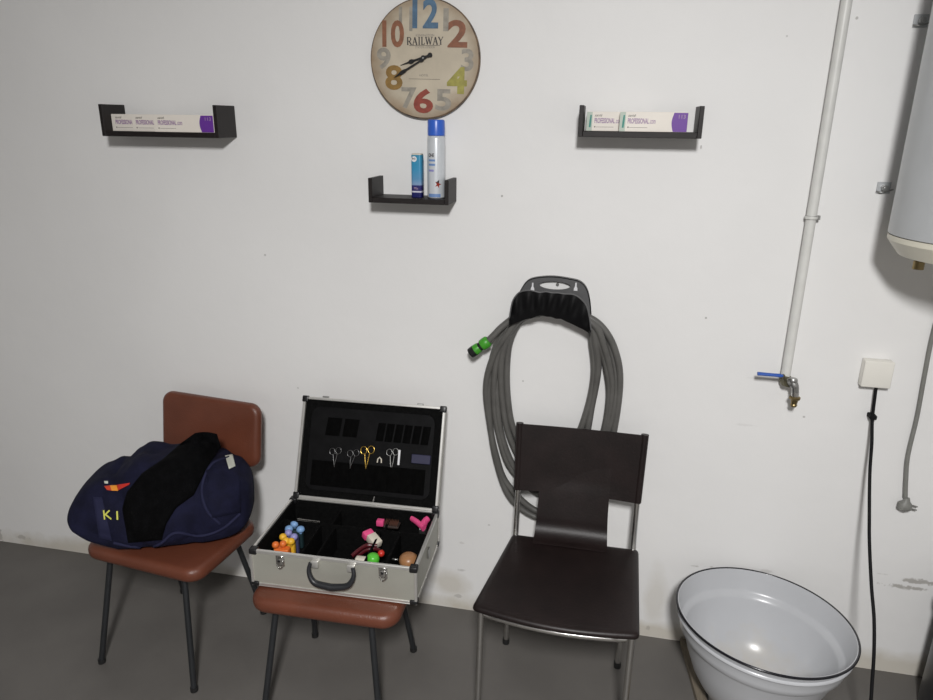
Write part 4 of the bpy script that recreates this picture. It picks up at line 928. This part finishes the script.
bm = BM(); lathe(bm, [(0, -.024), (.019, -.024), (.019, -.018), (0, -.018)], (p.x, p.y, p.z), 24); obj('bristle_ring', bm, M['blackp'], t)
bm = BM(); a = ip(395, 559.5, Zt-.012); box(bm, (a.x-.010, a.y-.003, a.z-.002), (a.x+.010, a.y+.003, a.z+.003), .001, 1)
solo('metal_clip', bm, M['steel'], 'tiny metal clip between the red bead and the wooden brush', 'clip', tuple(a))

# the case and all that lies in it stand slightly turned on the seat
for o in list(C.objects):
    if o not in n_before and o.parent is None:
        o.location = RC @ o.location; o.rotation_euler.z += PHI

# ================================================================== SPORTS BAG
Ac = Vector((-1.405, 1.868, .456)); yaw = math.radians(19)
ax = Vector((math.cos(yaw), math.sin(yaw), 0)); ay = Vector((-math.sin(yaw), math.cos(yaw), 0))
HL = .278
def bagp(u, a, grow=0):
    """u in -1..1 along the bag, a = angle round it"""
    ends = (1-abs(u)**7)**.40 if abs(u) < 1 else 0
    hy = (.132+.012*math.cos(u*3))*max(ends, 0)
    top = .246+.022*math.exp(-((u-.25)/.3)**2)+.020*math.exp(-((u+.30)/.2)**2)-.045*max(0, u-.5)*2-.085*max(0, -u-.35)
    hz = top*.5*max(ends, 0)
    ca, sa = math.cos(a), math.sin(a); k = .62
    y = hy*math.copysign(abs(ca)**k, ca); z = hz*math.copysign(abs(sa)**k, sa)
    zc = top*.5+ .004
    lean = .06*(z/.13)        # slumped towards the wall
    p = Ac+ax*(u*HL)+ay*(y+lean*.6)+Vector((0, 0, zc+z))
    nz = noise.noise(p*9)*.020+noise.noise(p*22)*.008
    crease = -.012*math.exp(-((u+.36+.25*math.sin(a*1.0))/.05)**2)-.014*math.exp(-((u-.44-.1*sa)/.06)**2)
    d = (ay*ca+Vector((0, 0, sa))); q = nz+crease+grow
    if sa < -.75: q *= .2
    p += d*q*(.4+.6*max(ends, 0))
    zf = min(1, max(0, (p.z-Ac.z)/.28)); lf = max(0, -u)**2; p -= ax*(.045*(1-zf)-.060*zf)*lf; p -= ay*.05*(1-zf)*(.4+.6*max(0, -u))
    # the overhanging left end sags a little, everything over the seat stays on it
    p.z = max(p.z, .4575)
    if p.x < -1.48: p.z += .085*min(1, (-1.48-p.x)/.20)*(1-zf)
    return p
bag = thing('sports_bag', 'navy blue sports bag with yellow letters slumped on the left padded chair', 'bag', tuple(Ac))
bm = BM(); NU, NA = 80, 56; rings = []
us = [-1+2*(.5-.5*math.cos(PI*i/NU)) for i in range(1, NU)]
for u in us: rings.append([bm.verts.new(bagp(u, 2*PI*k/NA)) for k in range(NA)])
for A_, B_ in zip(rings, rings[1:]):
    for k in range(NA): bm.faces.new((A_[k], A_[(k+1) % NA], B_[(k+1) % NA], B_[k]))
bm.faces.new(rings[0]); bm.faces.new(rings[-1][::-1])
bmesh.ops.recalc_face_normals(bm, faces=bm.faces)
tree = BVHTree.FromBMesh(bm)
obj('bag_body', bm, M['navy'], bag, smooth=180)
def hit(x, y, off=0, fb=1.85):
    d = ray(x, y).normalized(); h = tree.ray_cast(CAM, d)
    if h[0] is None: return at(x, y, fb)-d*off
    return h[0]-d*off
# piping and panels
def seam(name, pts, r, m, off=.001, lab=None):
    bm = BM(); tube(bm, [hit(p.x, p.y, off) for p in spline([Vector((x, y, 0)) for x, y in pts], 6)], r, 8); return obj(name, bm, m, bag, smooth=80, label=lab)
seam('piping', [(229, 457), (213, 463), (204, 478), (202, 495), (208, 512), (220, 524)], .005, M['navy2'])
seam('piping', [(114, 543), (135, 547), (158, 545), (175, 533), (200, 536), (222, 529), (240, 514)], .005, M['navy2'])
# handles strap band on the left panel
def decal(name, poly_fn, nu, nv, m, off=.003, th=.002, lab=None):
    bm = BM(); grid(bm, lambda u, v: hit(*poly_fn(u, v), off), nu, nv, lambda u, v: hit(*poly_fn(u, v), off-th-.002)); return obj(name, bm, m, bag, smooth=80, label=lab)
def quad(p00, p10, p11, p01):
    return lambda u, v: tuple((p00[i]*(1-u)+p10[i]*u)*(1-v)+(p01[i]*(1-u)+p11[i]*u)*v for i in (0, 1))
decal('webbing_strap', quad((93, 497), (102, 497), (112, 541), (99, 538)), 4, 12, M['navy2'], .0035)
decal('side_pocket', quad((206, 470), (240, 462), (241, 512), (212, 518)), 12, 14, M['navy'], .007, .006)
decal('logo_emblem', quad((104, 486), (112, 485.0), (113, 490.8), (107, 490)), 6, 4, M['orangeR'], .0040, lab='red part of the emblem')
decal('logo_emblem', quad((110, 485.2), (118, 485), (118, 490.8), (111.5, 490.6)), 6, 4, M['orangeY'], .0048, lab='orange part of the emblem')
decal('logo_emblem', quad((116.5, 484.8), (130, 482.8), (129, 484.6), (118, 490.4)), 8, 4, M['red'], .0055, lab='bright red tail of the emblem')
decal('logo_emblem', quad((104, 480.8), (108, 481), (108, 483.6), (104.5, 483.4)), 4, 3, M['tag'], .0048, lab='grey dot')
def letter(segs, th):
    bm = BM()
    for a, b in segs:
        dx, dy = b[0]-a[0], b[1]-a[1]; L = math.hypot(dx, dy); nx, ny = -dy/L*th, dx/L*th
        f = quad((a[0]-nx, a[1]-ny), (a[0]+nx, a[1]+ny), (b[0]+nx, b[1]+ny), (b[0]-nx, b[1]-ny))
        grid(bm, lambda u, v: hit(*f(u, v), .0135), 2, 5, lambda u, v: hit(*f(u, v), .001))
    return bm
# black jacket draped over the middle
def lerp_list(L, t):
    x = t*(len(L)-1); i = min(int(x), len(L)-2); f = x-i; return (L[i][0]*(1-f)+L[i+1][0]*f, L[i][1]*(1-f)+L[i+1][1]*f)
left = [(128, 543), (124, 520), (122, 508), (127, 492), (142, 473), (163, 459), (181, 443), (195, 433)]
right = [(162, 540), (166, 524), (176, 508), (194, 495), (202, 478), (210, 463), (221, 447), (217, 434)]
def jk(u, v):
    a, b = lerp_list(left, v), lerp_list(right, v); x = a[0]*(1-u)+b[0]*u; y = a[1]*(1-u)+b[1]*u
    y -= 1.5*math.sin(PI*u)*(v > .9)*(v-.9)*10
    return x, y
def jkp(u, v, back=False):
    x, y = jk(u, v); d = ray(x, y).normalized(); h = tree.ray_cast(CAM, d)
    ref = at(x, y, 1.90+.05*v)
    p = h[0] if h[0] is not None else ref
    k = max(0, (v-.72)/.28); p = p.lerp(at(x, y, 1.885), k*.8)
    s = math.sin(PI*u)**.6*min(1, math.sin(PI*min(1, v+.02))*2+.3)
    bump = .004+.022*s+.010*noise.noise(p*22)+.004*math.sin(u*14+v*5)*s
    if back: return p+d*(.02+.03*k*s)
    return p-d*bump
bm = BM(); grid(bm, lambda u, v: jkp(u, v), 22, 44, lambda u, v: jkp(u, v, True)); obj('draped_flap', bm, M['fleece'], bag, smooth=180, label='black fleece flap')
obj('yellow_letter', letter([((103.6, 510.2), (104.6, 519.5)), ((109.5, 510.4), (104.8, 515)), ((105.6, 514.6), (111.3, 519.2))], .75), M['yellow'], bag, label='yellow letter K')
obj('yellow_letter', letter([((117.0, 511.2), (117.4, 519.8))], .85), M['yellow'], bag, label='yellow letter I')
decal('care_tag', quad((225, 455.5), (232.5, 454.0), (235.5, 466), (229, 469)), 6, 8, M['tag'], .012, .009, 'white tag')

# ================================================================== LIGHTS: two ceiling fittings behind the viewer
def area(name, loc, target, sx, sy, power, col):
    l = bpy.data.lights.new(name, 'AREA'); l.shape = 'RECTANGLE'; l.size = sx; l.size_y = sy; l.energy = power; l.color = col
    o = bpy.data.objects.new(name, l); C.objects.link(o); o.location = loc
    o.rotation_euler = (Vector(target)-Vector(loc)).to_track_quat('-Z', 'Y').to_euler(); return o
area('ceiling_tube', (.15, -.80, 2.70), (.10, -.05, 0), .25, .50, 125, (1.0, .99, .982))
w_ = bpy.data.worlds.new('World'); S.world = w_; w_.use_nodes = True; w_.node_tree.nodes['Background'].inputs[0].default_value = (.8, .85, 1, 1); w_.node_tree.nodes['Background'].inputs[1].default_value = .0

# ================================================================== CAMERA
cd = bpy.data.cameras.new('Camera'); cd.sensor_width = 36; cd.lens = 36*F/933; cd.clip_start = .02
co = bpy.data.objects.new('Camera', cd); C.objects.link(co)
mw = Matrix(((R[0][0], -R[0][1], -R[0][2], CAM.x), (R[1][0], -R[1][1], -R[1][2], CAM.y), (R[2][0], -R[2][1], -R[2][2], CAM.z), (0, 0, 0, 1)))
co.matrix_world = mw; S.camera = co
S.view_settings.view_transform = 'Standard'; S.view_settings.look = 'None'; S.view_settings.gamma = 1; S.view_settings.use_curve_mapping = False
S.view_settings.exposure = 0.0
